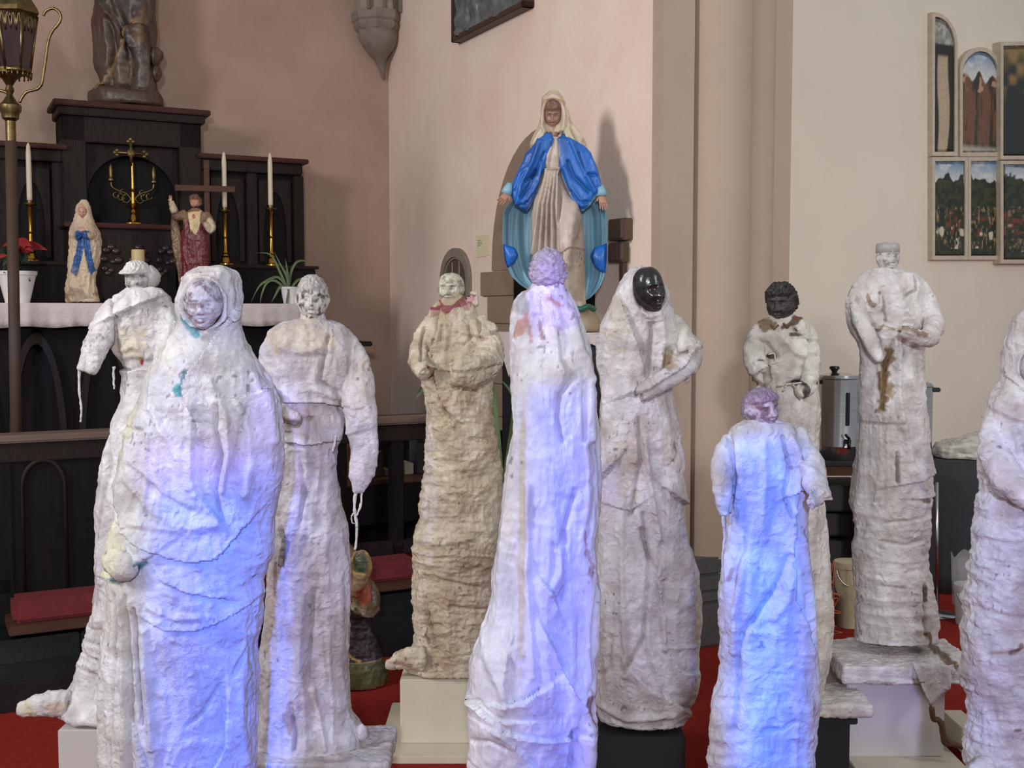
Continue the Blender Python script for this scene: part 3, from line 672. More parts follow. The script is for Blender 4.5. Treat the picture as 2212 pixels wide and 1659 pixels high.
# ------------------------------------------------------------------ things on and around the altar
def candlestick(px, ybase, ydish, ytip, label, v=.62, standz=None):
    Y0 = YV(px, v, 450); b = at(px, ybase, Y0); k = Y0 / F; zb = standz if standz else b.z
    root = empty('candlestick', (b.x, Y0, zb), 0, label, 'candlestick', 'tall brass candlesticks on the altar ledge'); H_ = (ybase - ydish) * k
    bm = B(); lathe(bm, [(.052, 0), (.052, .012), (.036, .022), (.022, .05), (.026, .06), (.014, .075)], 28); obj('base', bm, M_brass, root, 'auto')
    bm = B(); lathe(bm, [(.014, .07), (.018, .08), (.012, .095), (.011, H_ * .5), (.017, H_ * .52), (.011, H_ * .54), (.010, H_ - .02), (.016, H_ - .01), (.010, H_)], 20); obj('stem', bm, M_brass, root, 'auto')
    bm = B(); lathe(bm, [(.010, H_ - .005), (.036, H_ + .004), (.038, H_ + .012), (.016, H_ + .010), (.016, H_ + .03), (.012, H_ + .03)], 24); dp = obj('drip_pan', bm, M_brassd, root, 'auto')
    zt = (ybase - ytip) * k; bm = B(); lathe(bm, [(.0150, H_ + .012), (.0155, H_ + .05), (.0150, zt - .06), (.010, zt - .015), (.004, zt), (0, zt + .002)], 18); obj('candle', bm, M_wax, root, True)
candlestick(67, 545, 424, 292, 'tall cream candle in brass stick behind the poinsettia, leftmost', standz=zG)
candlestick(487, 557, 443, 316, 'tall cream candle in brass stick directly behind the wooden cross', standz=zG)
candlestick(586, 560, 440, 319, 'tall cream candle in brass stick at the right end of the altar ledge', standz=zG)

# gold cross with two branches
Y0 = YV(288, .54, 400); b = at(288, 476, Y0); k = Y0 / F
root = empty('altar_cross', (b.x, Y0, zS), TH, 'gilt altar cross with trefoil ends and two curled candle branches on the reredos shelf', 'cross')
P = lambda px, py, d=0: Vector(((px - 288) * k, d, (476 - py) * k))
bm = B(); lathe(bm, [(.058, 0), (.056, .010), (.04, .016), (.02, .04), (.014, .06), (.02, .075), (.012, .09), (.018, .105), (.03, .115), (.014, .13), (.010, .20), (.018, .21), (.010, .22), (.008, (476 - 345) * k)], 24); obj('stand', bm, M_brass, root, 'auto')
bm = B(); tube(bm, [P(286, 352), P(286, 300)], .010, 10); tube(bm, [P(258, 325), P(314, 325)], .010, 10)
for q in ((286, 300), (258, 325), (314, 325)):
    for dx, dz in ((0, 6), (-6, 0), (6, 0), (0, -6)): ball(bm, P(q[0] + dx * .8, q[1] + dz * .8), .013, 10, (1, .5, 1))
ball(bm, P(286, 325), .028, 14, (1, .4, 1)); obj('cross', bm, M_brassd, root, True)
for s in (-1, 1):
    bm = B(); tube(bm, smooth_path([P(288, 430), P(288 + s * 12, 412), P(288 + s * 30, 405), P(288 + s * 42, 398), P(288 + s * 44, 385)], 4), .006, 8)
    for q, rr_ in (((14, 422), 8), ((24, 418), 7), ((34, 415), 6), ((20, 408), 6)):
        tube(bm, [P(288 + s * q[0] + rr_ * math.cos(t), q[1] + rr_ * math.sin(t)) for t in np.linspace(0, 5, 12)], .004, 6)
    br = obj('branch', bm, M_brassd, root, True)
    bm = B(); c = P(288 + s * 44, 385); lathe(bm, [(.006, -.01), (.018, 0), (.018, .01), (.010, .02), (.012, .03), (.013, .06), (.010, .085), (.003, .10)], 14, c); obj('candle_cup', bm, M_brassd, br, 'auto')

# pillar candle
Y0 = YV(299, 1.05); b = at(299, 600, Y0)
bm = B(); lathe(bm, [(.036, 0), (.037, .02), (.037, at(299, 541, Y0).z - zA - .004), (.034, at(299, 540, Y0).z - zA), (.008, at(299, 540, Y0).z - zA - .006)], 24)
tag(obj('pillar_candle', bm, mat('yellowed_wax', (196, 172, 122), .5), None, 'auto', loc=(b.x, Y0, zA + .002)), 'thick yellowed pillar candle on the altar cloth behind the capped figure', 'candle')

def leaf_blade(bm, pts, w, n=10):
    P3 = smooth_path(pts, 4); m = len(P3)
    L_, R_, C_ = [], [], []
    for i, p in enumerate(P3):
        d = (P3[min(i + 1, m - 1)] - P3[max(i - 1, 0)]).normalized(); s = d.cross(Vector((0, 1, .2))).normalized(); t = i / (m - 1)
        ww = w * (math.sin(math.pi * min(1, t * .85 + .15)) ** .6 * (1 - t ** 3) + .04)
        L_.append(bm.verts.new(p - s * ww)); R_.append(bm.verts.new(p + s * ww)); C_.append(bm.verts.new(p + Vector((0, ww * .5, -ww * .35))))
    for i in range(m - 1):
        bm.faces.new((L_[i], C_[i], C_[i + 1], L_[i + 1])); bm.faces.new((C_[i], R_[i], R_[i + 1], C_[i + 1]))
def pot(root, r0, r1, h, m):
    bm = B(); lathe(bm, [(r0, 0), (r1, h * .86), (r1 * 1.06, h * .88), (r1 * 1.08, h), (r1 * .98, h), (r1 * .9, h * .8), (0, h * .8)], 28); obj('pot', bm, m, root, 'auto')
# spider plant
Y0 = YV(628, 1.05); b = at(629, 664, Y0); k = Y0 / F
root = empty('spider_plant', (b.x, Y0, zA + .002), 0, 'spider plant with arching striped leaves in a white pot, right end of the altar', 'plant')
pot(root, .045, .062, .105, M_pot)
P = lambda px, py, d=0: Vector(((px - 629) * k, d, at(px, py, Y0).z - zA))
for i, q in enumerate([[(628, 632), (605, 600), (575, 610), (560, 625), (545, 655)], [(628, 632), (610, 590), (590, 552), (560, 548)], [(628, 632), (625, 600), (610, 570), (598, 545)], [(628, 632), (632, 590), (645, 567), (665, 565), (678, 572)],
        [(628, 632), (645, 608), (665, 602), (685, 600)], [(628, 632), (624, 660), (626, 685)], [(628, 632), (600, 608), (580, 612), (568, 640), (566, 660)], [(628, 632), (612, 618), (598, 640), (590, 655)], [(628, 632), (626, 590), (622, 560)], [(628, 632), (660, 625), (680, 640)]]):
    bm = B(); leaf_blade(bm, [P(a, c, -.04 - .012 * (i % 3)) for a, c in q], .008); obj('leaf', bm, M_green, root, True)
# poinsettia
Y0 = YV(38, 1.12); b = at(38, 654, Y0); k = Y0 / F; rnd = random.Random(8)
root = empty('poinsettia', (b.x, Y0, zA + .002), 0, 'poinsettia with red bracts in a white pot at the left end of the altar', 'plant')
pot(root, .062, .098, .175, M_pot)
for i in range(34):
    a = rnd.uniform(0, 6.283); r_ = rnd.uniform(.03, .16); z_ = .20 + rnd.uniform(-.06, .10); red = i % 2 == 0
    if red: z_ = .27 + rnd.uniform(0, .05)
    c = Vector((0, 0, z_ - .02)); e_ = Vector((r_ * math.cos(a) * 1.1, r_ * math.sin(a) * .8, z_ + rnd.uniform(-.05, .02))); bm = B()
    leaf_blade(bm, [c, (c + e_) / 2 + Vector((0, 0, .03)), e_], .030); obj('red_leaf' if red else 'leaf', bm, M_redleaf if red else M_dgreen, root, True)
# wooden cross behind the statuette
Y0 = YV(450, .70); k = Y0 / F; b = at(450, 600, Y0)
root = empty('wooden_cross', (b.x, Y0, zG), TH * .6, 'plain dark wooden cross leaning behind the red-robed statuette', 'cross')
bm = B(); box(bm, -.017, .017, -.012, .012, 0, at(450, 346, Y0).z - zG); obj('upright', bm, M_wood, root, bevel=.003)
bm = B(); z_ = at(450, 408, Y0).z - zG; box(bm, -.19, .17, -.026, -.012, z_ - .018, z_ + .018); obj('crossbeam', bm, M_wood, root, bevel=.003)

# big dark statue on top of the reredos (its upper half is above the frame)
Y0 = YV(280, .24, 210); ppm = Y0 / F
b = at(278, 218, Y0); r = empty('robed_statue', (b.x, Y0, zTop), 0, 'large dark brown robed statue on top of the reredos, cut off above', 'statue')
dz = int((zTop - at(278, 214, Y0).z) / ppm)
me = robe(Y0, [(-360, 250, 300), (-340, 230, 320), (-300, 215, 332), (-200, 205, 340), (-100, 208, 336), (0, 209, 328), (60, 208, 326), (100, 210, 326), (140, 216, 326), (170, 222, 328), (190, 224, 330), (200, 205, 345, .9), (218, 202, 348, .9)],
    tubes=[([(300, 120, -.05), (325, 112, -.05), (345, 118, -.05), (350, 104, -.05)], [18, 12, 9, 6]), ([(310, 150, -.04), (335, 150, -.04), (345, 146, -.04)], [22, 12, 8]), ([(305, 60, -.1), (312, 130, -.08), (312, 195, -.06)], [16, 18, 22])],
    dr=.62, voxel=.011, crumple=.006, cf=10, fine=.001, seed=120, vfold=[(-340, 190, 13, .018, .12)], strokes=[('r', [(230, 0), (270, 60), (290, 120)], 5, 18), ('r', [(262, 0), (285, 60), (300, 100)], 5, 16), ('e', [(300, 40), (270, 110), (235, 180), (215, 195)], 5, 26, 30), ('g', [(250, 40), (262, 100), (255, 180)], 6, 20)],
    paint=[('l', [(300, 40), (272, 110), (240, 175), (222, 190)], (150, 116, 70), .8, .5, 5), ('b', (275, 150, 26, 34), (120, 96, 70), .6), ('b', (312, 60, 8, 40), (130, 100, 70), .6), ('b', (230, 40, 16, 26), (86, 46, 46), .6)], col=(84, 66, 56), col2=(58, 46, 42))
V, _ = getVN(me); V[:, 2] += zTop - V[:, 2].min(); setV(me, V); to_child(me, 'robe', M_paint, r)
me = head(Y0, 276, -400, 34, 46, yaw=-10, pitch=8, hair='long', haircol=(60, 44, 38), col=(150, 118, 100), col2=(130, 100, 84), seed=61, n=60); to_child(me, 'head', M_paint, r)

# small painted statuettes on the altar
def stand_on(me, z):
    V, _ = getVN(me); V[:, 2] += z - V[:, 2].min(); setV(me, V); return me
Y0 = YV(181, 1.05); b = at(181, 654, Y0)
r = empty('madonna_statuette', (b.x, Y0, zA + .004), 0, 'small cream statuette of a praying woman with blue sash on the altar', 'statuette')
me = robe(Y0, [(436, 176, 187, 1), (440, 170, 192, 1), (450, 166, 195, .9), (462, 165, 196, .8), (475, 162, 200, .7), (490, 155, 206), (503, 150, 214), (525, 152, 218), (550, 150, 217), (572, 149, 212), (587, 149, 208), (609, 147, 204), (620, 144, 206), (628, 143, 208), (640, 143, 212), (655, 144, 214)],
    tubes=[([(165, 515, -.03), (180, 512, -.08), (190, 500, -.09)], [9, 7, 4]), ([(205, 515, -.03), (196, 512, -.08), (190, 500, -.09)], [9, 7, 4])], dr=.7, voxel=.0035, crumple=.003, cf=34, fine=.0006, ff=110, seed=130, vfold=[(500, 630, 60, .0035, .2)],
    strokes=[('g', [(182, 512), (178, 560), (172, 600)], 3, 6), ('g', [(192, 512), (196, 560), (200, 590)], 3, 6)],
    paint=[('p', T('N', [(565, 1035), (640, 1035), (645, 1100), (665, 1300), (640, 1335), (605, 1150), (590, 1230), (550, 1345), (512, 1310), (560, 1140)]), (52, 92, 150), 1), ('b', (181, 456, 8, 14), (190, 140, 118), .9, .1), ('b', (190, 498, 4, 9), (200, 140, 110), .8, .1), ('b', (175, 640, 40, 14), (132, 108, 88), .8, .6)], col=(206, 184, 156), col2=(176, 150, 130))
to_child(stand_on(me, zA + .004), 'robe', M_paint, r)
to_child(head(Y0, 182, 460, 9.5, 14, yaw=8, pitch=8, dy=-.022, col=(186, 140, 120), col2=(170, 120, 104), ears=False, rough=0, n=60, seed=2, depth=.9, lip=(150, 70, 64)), 'face', M_paint, r)
Y0 = YV(425, 1.0); b = at(425, 654, Y0)
r = empty('saviour_statuette', (b.x, Y0, zA + .004), 0, 'small bearded statuette in a maroon robe with one raised arm on the altar', 'statuette')
me = robe(Y0, [(452, 414, 430, .9), (457, 400, 444, .6), (471, 397, 448, .6), (492, 396, 449), (519, 394, 450), (545, 394, 449), (572, 395, 448), (610, 394, 452), (640, 392, 456), (655, 388, 460)],
    tubes=[([(402, 464, 0), (385, 470, -.02), (378, 455, -.03), (374, 438, -.04)], [10, 10, 8, 6]), ([(376, 460, 0), (380, 500, 0), (387, 545, 0), (394, 590, 0), (400, 640, 0)], [6, 9, 10, 11, 12], .6), ([(444, 465, 0), (458, 485, -.03), (460, 500, -.05), (444, 484, -.08)], [9, 9, 8, 5])],
    dr=.62, voxel=.0035, crumple=.0025, cf=34, fine=.0006, ff=110, seed=140, vfold=[(480, 650, 55, .004, .15)],
    paint=[('p', [(396, 490), (408, 480), (452, 490), (456, 656), (386, 656)], (104, 34, 40), 1), ('p', T('O', [(262, 690), (365, 670), (358, 800), (330, 870), (285, 820)]), (206, 180, 134), 1), ('b', T('O', [(312, 720)])[0] + (4, 5), (170, 60, 40), 1, .1), ('b', (458, 492, 10, 16), (200, 186, 160), .9, .2), ('b', (378, 450, 9, 14), (196, 176, 146), .9, .2), ('b', (412, 640, 14, 14), (150, 110, 60), .8, .5)], col=(128, 98, 72), col2=(96, 70, 54))
to_child(stand_on(me, zA + .004), 'robe', M_paint, r)
to_child(head(Y0, 421, 438, 9.5, 14, yaw=-6, pitch=4, hair='long', haircol=(66, 42, 32), beard=(70, 44, 34), col=(186, 140, 112), col2=(170, 124, 98), ears=False, rough=0, n=60, seed=4), 'head', M_paint, r)
hand(r, Y0, 373, 438, -.04, 15, 0, M_paint, (190, 146, 120))

# painted statuette on the floor by the steps
Y0 = 4.85; b = at(770, 1450, Y0)
r = empty('saint_statuette', (b.x, Y0, 0), 0, 'old painted statuette with green and gold sleeve, dark robe and mossy base, on the floor', 'statuette')
me = robe(Y0, [(1172, 722, 752, .9), (1185, 712, 764, .7), (1205, 708, 772, .7), (1240, 706, 790, .7), (1265, 704, 812, .7), (1290, 704, 822, .7), (1310, 706, 818, .7), (1328, 708, 800, .7), (1350, 706, 798, .7), (1380, 700, 812, .7), (1410, 696, 824, .7), (1424, 690, 830, .8), (1440, 682, 838, .8), (1470, 680, 840, .8)],
    tubes=[([(772, 1205, -.06), (785, 1195, -.08), (790, 1215, -.09), (783, 1245, -.10), (770, 1270, -.10)], [10, 16, 18, 14, 12])], dr=.7, voxel=.0045, crumple=.004, cf=24, seed=150, strokes=[('e', T('Q', [(250, 850), (330, 960), (460, 1020), (520, 960)]), 3, 10, 12), ('r', T('Q', [(330, 900), (420, 960), (510, 900)]), 2.5, 7), ('g', T('Q', [(420, 600), (430, 850)]), 3, 8), ('r', T('Q', [(240, 900), (340, 1100), (450, 1300)]), 4, 6)],
    paint=[('p', T('Q', [(140, 860), (480, 1040), (560, 1400), (540, 1450), (100, 1450)]), (52, 42, 48), 1), ('b', T('Q', [(350, 760)])[0] + (16, 22), (176, 84, 56), .95, .2), ('b', T('Q', [(320, 420)])[0] + (17, 24), (60, 72, 44), 1, .1), ('l', T('Q', [(230, 500), (370, 520)]), (196, 160, 90), 1, .1, 2.5), ('l', T('Q', [(220, 420), (260, 310), (340, 280), (410, 360), (420, 480), (390, 590)]), (190, 150, 90), 1, .2, 2.5),
           ('l', T('Q', [(170, 1340), (230, 1410), (310, 1440)]), (176, 140, 76), 1, .2, 2.5), ('p', T('Q', [(0, 1460), (560, 1460), (600, 1700), (0, 1700)]), (74, 78, 46), .9), ('l', T('Q', [(240, 860), (330, 950), (450, 1000), (520, 950)]), (170, 158, 136), .9, .3, 7), ('b', T('Q', [(180, 1120)])[0] + (4, 16), (210, 204, 190), .9, .1)], col=(150, 122, 96), col2=(116, 92, 70))
V, _ = getVN(me); V[:, 2] = np.where(V[:, 2] < .03, V[:, 2], V[:, 2]); setV(me, V); me = stand_on(me, .001); to_child(me, 'robe', M_paint, r)
to_child(head(Y0, 742, 1158, 11, 15, yaw=14, pitch=6, hair='short', haircol=(150, 140, 130), col=(200, 180, 160), col2=(180, 150, 130), ears=False, rough=0, n=50, seed=6), 'head', M_paint, r)

# lantern on a pole
vL_ = 2.28; Y0 = YV(28, vL_); k = Y0 / F; b = at(31, 930, Y0)
r = empty('processional_lantern', (b.x, Y0, .22), 0, 'tall processional lantern with dark glass, brass crown and twisted bracket on a brown pole', 'lantern')
c0 = at(22, 240, Y0); zof = lambda py: at(22, py, Y0).z - .22
bm = B(); tube(bm, [(0, 0, 0), (c0.x - b.x, 0, zof(305))], .025, 16); obj('pole', bm, M_pole, r, True)
cx_ = c0.x - b.x
bm = B(); lathe(bm, [(.022, zof(310)), (.022, zof(262)), (.036, zof(256)), (.038, zof(246)), (.048, zof(238)), (.048, zof(228)), (.03, zof(220)), (.012, zof(205)), (.02, zof(195)), (.014, zof(185)), (.03, zof(172)), (.062, zof(160)), (.066, zof(150))], 24, (cx_, 0, 0)); obj('socket', bm, M_brassd, r, 'auto')
cx2 = at(32, 90, Y0).x - b.x
def hexring(rad, z): return [(cx2 + rad * math.cos(R(60 * i + 12)), rad * math.sin(R(60 * i + 12)), z) for i in range(6)]
hb, ht = hexring(.062, zof(155)), hexring(.098, zof(34))
for i in range(6):
    j = (i + 1) % 6; bm = B(); bm.faces.new([bm.verts.new(p) for p in (hb[i], hb[j], ht[j], ht[i])]); o = obj('glass_pane', bm, M_glass, r); sm = o.modifiers.new('s', 'SOLIDIFY'); sm.thickness = .004
    bm = B(); tube(bm, [hb[i], ht[i]], .006, 8); obj('corner_bar', bm, M_brassd, r, True)
    bm = B(); m0 = [Vector(hb[i]).lerp(Vector(hb[j]), t) for t in (0, .25, .5, .75, 1)]; m1 = [Vector(ht[i]).lerp(Vector(ht[j]), t) for t in (0, .25, .5, .75, 1)]
    for q in range(5): tube(bm, [m1[q], m1[q].lerp(m0[q], .32 if q % 2 else .12)], .004, 6)
    for q in range(4): tube(bm, smooth_path([m1[q].lerp(m0[q], .3), m1[q].lerp(m1[q + 1], .5), m1[q + 1].lerp(m0[q + 1], .3)], 3), .003, 6)
    obj('gothic_fretwork', bm, M_brassd, r, True)
bm = B(); lathe(bm, [(.064, zof(160)), (.074, zof(155)), (.070, zof(148))], 6, (cx2, 0, 0))
for i in range(18): a = i * math.pi / 9; tube(bm, [(cx2 + .068 * math.cos(a), .068 * math.sin(a), zof(156)), (cx2 + .064 * math.cos(a), .064 * math.sin(a), zof(170))], .004, 6)
obj('lower_crown', bm, M_brassd, r, True)
bm = B(); lathe(bm, [(.100, zof(36)), (.112, zof(30)), (.106, zof(20)), (.08, zof(0)), (.03, zof(-40)), (.012, zof(-60)), (0, zof(-70))], 6, (cx2, 0, 0)); obj('roof', bm, M_brassd, r)
for s in (1, -1):
    q = [(40, 222), (55, 200), (85, 188), (95, 150), (108, 80), (130, 48), (132, 30), (118, 18), (102, 24), (96, 34)]
    bm = B(); pp = smooth_path([Vector((cx2 + s * (a - 34) * k, 0, zof(c))) for a, c in q], 5); tube(bm, pp, [.006 + .0015 * (i % 2) for i in range(len(pp))], 8); obj('bracket', bm, M_brassd, r, True)

# stone corbel in the corner
Y0 = YV(815, .12, 60); k = Y0 / F; b = at(815, 60, Y0)
root = empty('stone_corbel', (b.x, Y0, b.z), TH, 'carved grey stone corbel with shaft tapering to a point in the wall corner', 'corbel')
P = lambda px, py: ((px - 815) * k, (60 - py) * k)
def oct_(px, py, r_, n=8, yo=0):
    x, z = P(px, py); return [(x + r_ * k * math.cos(2 * math.pi * (i + .5) / n), yo + r_ * k * math.sin(2 * math.pi * (i + .5) / n), z) for i in range(n)]
bm = B(); loft(bm, [oct_(815, 36, 48), oct_(815, -10, 46), oct_(815, -500, 46)]); obj('shaft', bm, mat('pale_stone', (150, 136, 120), .9, noise=.2, nscale=12, bump=.003), root)
for x in (-36, 0, 36):
    bm = B(); tube(bm, [(x * k, -.15, P(815, 34)[1]), (x * k, -.15, P(815, -300)[1])], .014, 8); obj('rib', bm, M_stone, root, True)
bm = B(); loft(bm, [oct_(815, 30, 54), oct_(815, 38, 55), oct_(815, 48, 54), oct_(815, 52, 50), oct_(816, 58, 52), oct_(816, 62, 50), oct_(816, 68, 46)]); obj('moulding', bm, M_stone, root)
bm = B(); loft(bm, [oct_(816, 67, 44, 16), oct_(817, 84, 42, 16), oct_(819, 100, 34, 16), oct_(822, 114, 22, 16, .03), oct_(828, 124, 12, 16, .06), oct_(836, 140, 7, 16, .09), oct_(840, 162, 2, 16, .10)]); obj('bowl', bm, M_stone, root, True)

# relief tablet on the pale wall
vA_, zA_ = onu(974, 92, -.07); vB_, zB_ = onu(1131, 15, -.07)
root = cemp('relief_tablet', 0, vA_, zA_, 'grey relief tablet in a dark wooden frame high on the pale wall', 'relief'); w_ = vB_ - vA_; Hh = 1.0
bm = B(); box(bm, -.07, -.002, -w_, 0, 0, .035); box(bm, -.07, -.002, -w_, -w_ + .03, 0, Hh); box(bm, -.07, -.002, -.03, 0, 0, Hh); box(bm, -.07, -.002, -w_, 0, Hh - .03, Hh); obj('frame', bm, mat('dark_brown_frame', (66, 46, 38), .5, noise=.2), root, bevel=.004)
bm = B(); nx, nz = 70, 70; g = []
for j in range(nz):
    g.append([(0, -.02 - (w_ - .04) * i / (nx - 1), .02 + (Hh - .04) * j / (nz - 1)) for i in range(nx)])
Pn = np.array(g).reshape(-1, 3); hgt = .018 * fbm(Pn * 9, 3, 3) + .014 * ridged(Pn * np.array([1, 14, 5]), 5, 2); Pn[:, 0] = -.055 - hgt
loft(bm, [[tuple(Pn[j * nx + i]) for i in range(nx)] for j in range(nz)], cap=False, closed=False); obj('carved_panel', bm, mat('grey_slate_relief', (96, 98, 100), .38, noise=.3, nscale=12), root, True)

# note pinned on the wall
vA_, zA_ = onu(1029, 556, -.004); vB_, zB_ = onu(1055, 506, -.004); root = cemp('paper_note', 0, vA_, zA_, 'small cream paper note pinned on the pink wall left of the blue-cloaked statue', 'note')
bm = B(); wall_poly(bm, [(0, 0), (vB_ - vA_, .004), (vB_ - vA_ + .003, zB_ - zA_), (0, zB_ - zA_)], -.004, -.001); obj('sheet', bm, M_paper, root)
for i in range(4):
    bm = B(); wall_poly(bm, [(.02, (zB_ - zA_) * (.78 - .08 * i)), (.06 + .012 * (i % 3), (zB_ - zA_) * (.78 - .08 * i)), (.06 + .012 * (i % 3), (zB_ - zA_) * (.78 - .08 * i) - .0035), (.02, (zB_ - zA_) * (.78 - .08 * i) - .0035)], -.0046, -.0041); obj('text_line', bm, M_ink, root)
# wooden card rack on the wall right of the statue
vA_, zA_ = onu(1313, 568, -.05); vB_, zB_ = onu(1349, 470, -.05); root = cemp('wall_rack', 0, vA_, zA_, 'small brown wooden rack on the wall right of the blue-cloaked statue', 'rack'); w_ = vB_ - vA_; h_ = zB_ - zA_
for z0, z1, m0 in ((0, h_ * .46, .03), (h_ * .5, h_, 0)):
    bm = B(); box(bm, -.05, -.002, -w_ + m0, -0.0, z0, z1); obj('tray', bm, mat('dull_brown_wood', (96, 78, 66), .7, noise=.2), root, bevel=.004)
    for i in range(3):
        bm = B(); x = -w_ * (.15 + .3 * i) ; box(bm, -.06, -.05, x - .03, x, z0 + .01, z1 - .01); obj('slat', bm, mat('dull_brown_wood', (96, 78, 66)), root)
bm = B(); box(bm, -.03, -.005, -w_ * .7, -w_ * .5, -.55, 0); obj('post', bm, mat('dull_brown_wood', (96, 78, 66)), root)

# ------------------------------------------------------------------ the ten plaster-draped figures
WHITE = (236, 232, 232); WARM = (222, 208, 190)
def slab(poly, py0, py1):
    """lumpy plaster slab under a figure; poly = plan points (x px at Y0, y offset m)"""
    def f(bm, ppm): pass
    return f
def add_slab(Y0, x0, x1, ytop, ybot, d0, d1):
    def f(bm, ppm):
        a = at(x0, ytop, Y0); b = at(x1, ytop, Y0); zt = a.z; zb = zt - (ybot - ytop) * ppm
        box(bm, a.x, b.x, Y0 + d0, Y0 + d1, zb, zt)
    return f

# 1 --- man in a cap, far left
Y = 3.84; ZP1 = at(300, 1500, Y).z
r = figure('plaster_figure', Y, 300, 1500, 'plaster bearded man in a flat cap, short dripping arm hanging free, back left', group=None)
me = robe(Y, [(628, 284, 346, .6), (640, 256, 362, .55), (665, 243, 372, .5), (700, 232, 376, .45), (735, 238, 376, .45), (765, 252, 373, .5), (790, 264, 366, .5), (803, 266, 362, .55), (866, 262, 362, .7), (905, 251, 366), (951, 236, 372),
     (993, 228, 376), (1056, 216, 380), (1098, 212, 384), (1150, 215, 386), (1265, 212, 386), (1338, 201, 388), (1411, 183, 390), (1470, 165, 392), (1490, 150, 396), (1516, 130, 398, .8), (1530, 128, 396, .8)],
    tubes=[([(282, 655, 0), (243, 690, -.03), (226, 740, -.06), (214, 775, -.07), (207, 800, -.08)], [22, 22, 23, 24, 19], .6),
           ([(346, 655, 0), (366, 690, -.02), (372, 740, -.04), (360, 785, -.06)], [20, 22, 22, 16], .8),
           ([(170, 1500, -.10), (120, 1500, -.10), (90, 1508, -.10), (68, 1508, -.10)], [26, 22, 18, 12], .6)],
    dr=.72, crumple=.0035, strokes=[
     ('e', T('K', [(330, 600), (400, 560), (500, 515), (600, 470), (715, 425)]), 4, 14, 30), ('g', T('K', [(350, 600), (330, 480), (400, 420), (440, 395)]), 4, 7),
     ('g', T('K', [(350, 620), (345, 800), (350, 1080)]), 4, 9), ('e', T('K', [(660, 1075), (560, 1070), (450, 1105), (360, 1080)]), 4, 12, 26),
     ('r', T('K', [(420, 900), (520, 860), (600, 900)]), 8, 8), ('r', T('K', [(430, 960), (560, 940), (640, 960)]), 8, 6),
     ('g', T('K', [(450, 1090), (440, 1170)]), 3, 6), ('g', [(240, 905), (255, 1000), (228, 1180), (222, 1300)], 5, 6), ('r', [(250, 900), (236, 1100), (232, 1250)], 8, 6),
     ('g', [(205, 1350), (240, 1345), (280, 1360)], 3, 5), ('g', [(195, 1375), (250, 1378)], 3, 5), ('g', [(190, 1400), (250, 1410)], 3, 5), ('g', [(186, 1430), (250, 1440)], 3, 5)],
    vfold=[(820, 1480, 14, .006, .2)], hfold=[(1300, 1480, 26, .003, .3)],
    paint=[('b', (315, 779, 5, 11), (150, 26, 26), 1, .2), ('b', (290, 740, 40, 40), (214, 202, 176), .6), ('b', (90, 1505, 26, 14), (220, 205, 160), .6), ('b', (150, 1500, 30, 14), (206, 180, 160), .6)],
    col=(230, 228, 232), col2=(206, 200, 200), seed=11, grain=0.0022, gst=0.14)
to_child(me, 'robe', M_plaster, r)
to_child(head(Y, 297, 604, 25, 35, yaw=-28, pitch=4, cap=(208, 204, 200), hair='short', haircol=(196, 190, 184), col=(180, 176, 172), col2=(92, 84, 80), beard=(176, 170, 166), eye=(70, 62, 60), seed=3, brow=(90, 84, 80)), 'head', M_face, r)
h1 = r.children[-1] if 0 else [q for q in bpy.data.objects if q.parent == r and q.name.startswith('head')][0]
bm = B(); c = at(330, 598, Y); ball(bm, Vector((c.x - .012, Y + .02, c.z)) - r.location, 0.034, 20, (.9, 1.1, 1.1)); me = bpy.data.meshes.new('hair_bun')
for v in bm.verts: v.co += v.normal * 0.003 * math.sin(v.co.x * 300 + v.co.z * 260)
bm.to_mesh(me); bm.free(); set_tint(me, np.ones((len(me.vertices), 3)) * lin((196, 190, 186))); me.polygons.foreach_set('use_smooth', [True] * len(me.polygons)); link('hair_bun', me, M_face, h1)
drip(r, 'drip', Y, [(186, 795), (186, 840), (190, 880), (188, 908)], 3.2, M_plaster, -.06, 1)
drip(r, 'drip', Y, [(259, 790), (259, 815), (260, 838)], 3, M_plaster, -.06, 2)

# 2 --- hooded woman, front left
Y = 2.9
F2L = [(578, 430, 482, .9), (582, 418, 498, .95), (592, 404, 508, 1), (613, 393, 515, 1), (647, 383, 519, .95), (672, 384, 518, .9), (689, 390, 515, .8), (708, 385, 520, .65), (740, 366, 532, .6), (763, 350, 545, .58), (786, 336, 560, .55), (824, 317, 580, .52), (871, 300, 595, .5),
       (888, 294, 598, .5), (930, 277, 604, .5), (951, 271, 607, .5), (993, 264, 609, .5), (1035, 258, 602, .5), (1098, 250, 592, .5), (1141, 241, 589, .52), (1183, 237, 585, .52), (1225, 241, 575, .54), (1250, 239, 566, .55), (1289, 237, 561, .55), (1387, 224, 552, .55), (1484, 220, 554, .55), (1582, 215, 553, .55), (1700, 213, 552, .55), (1760, 206, 556, .55)]
r = figure('plaster_figure', Y, 380, 1760, 'large hooded plaster woman in the left foreground, face framed by a shawl, blue lit')
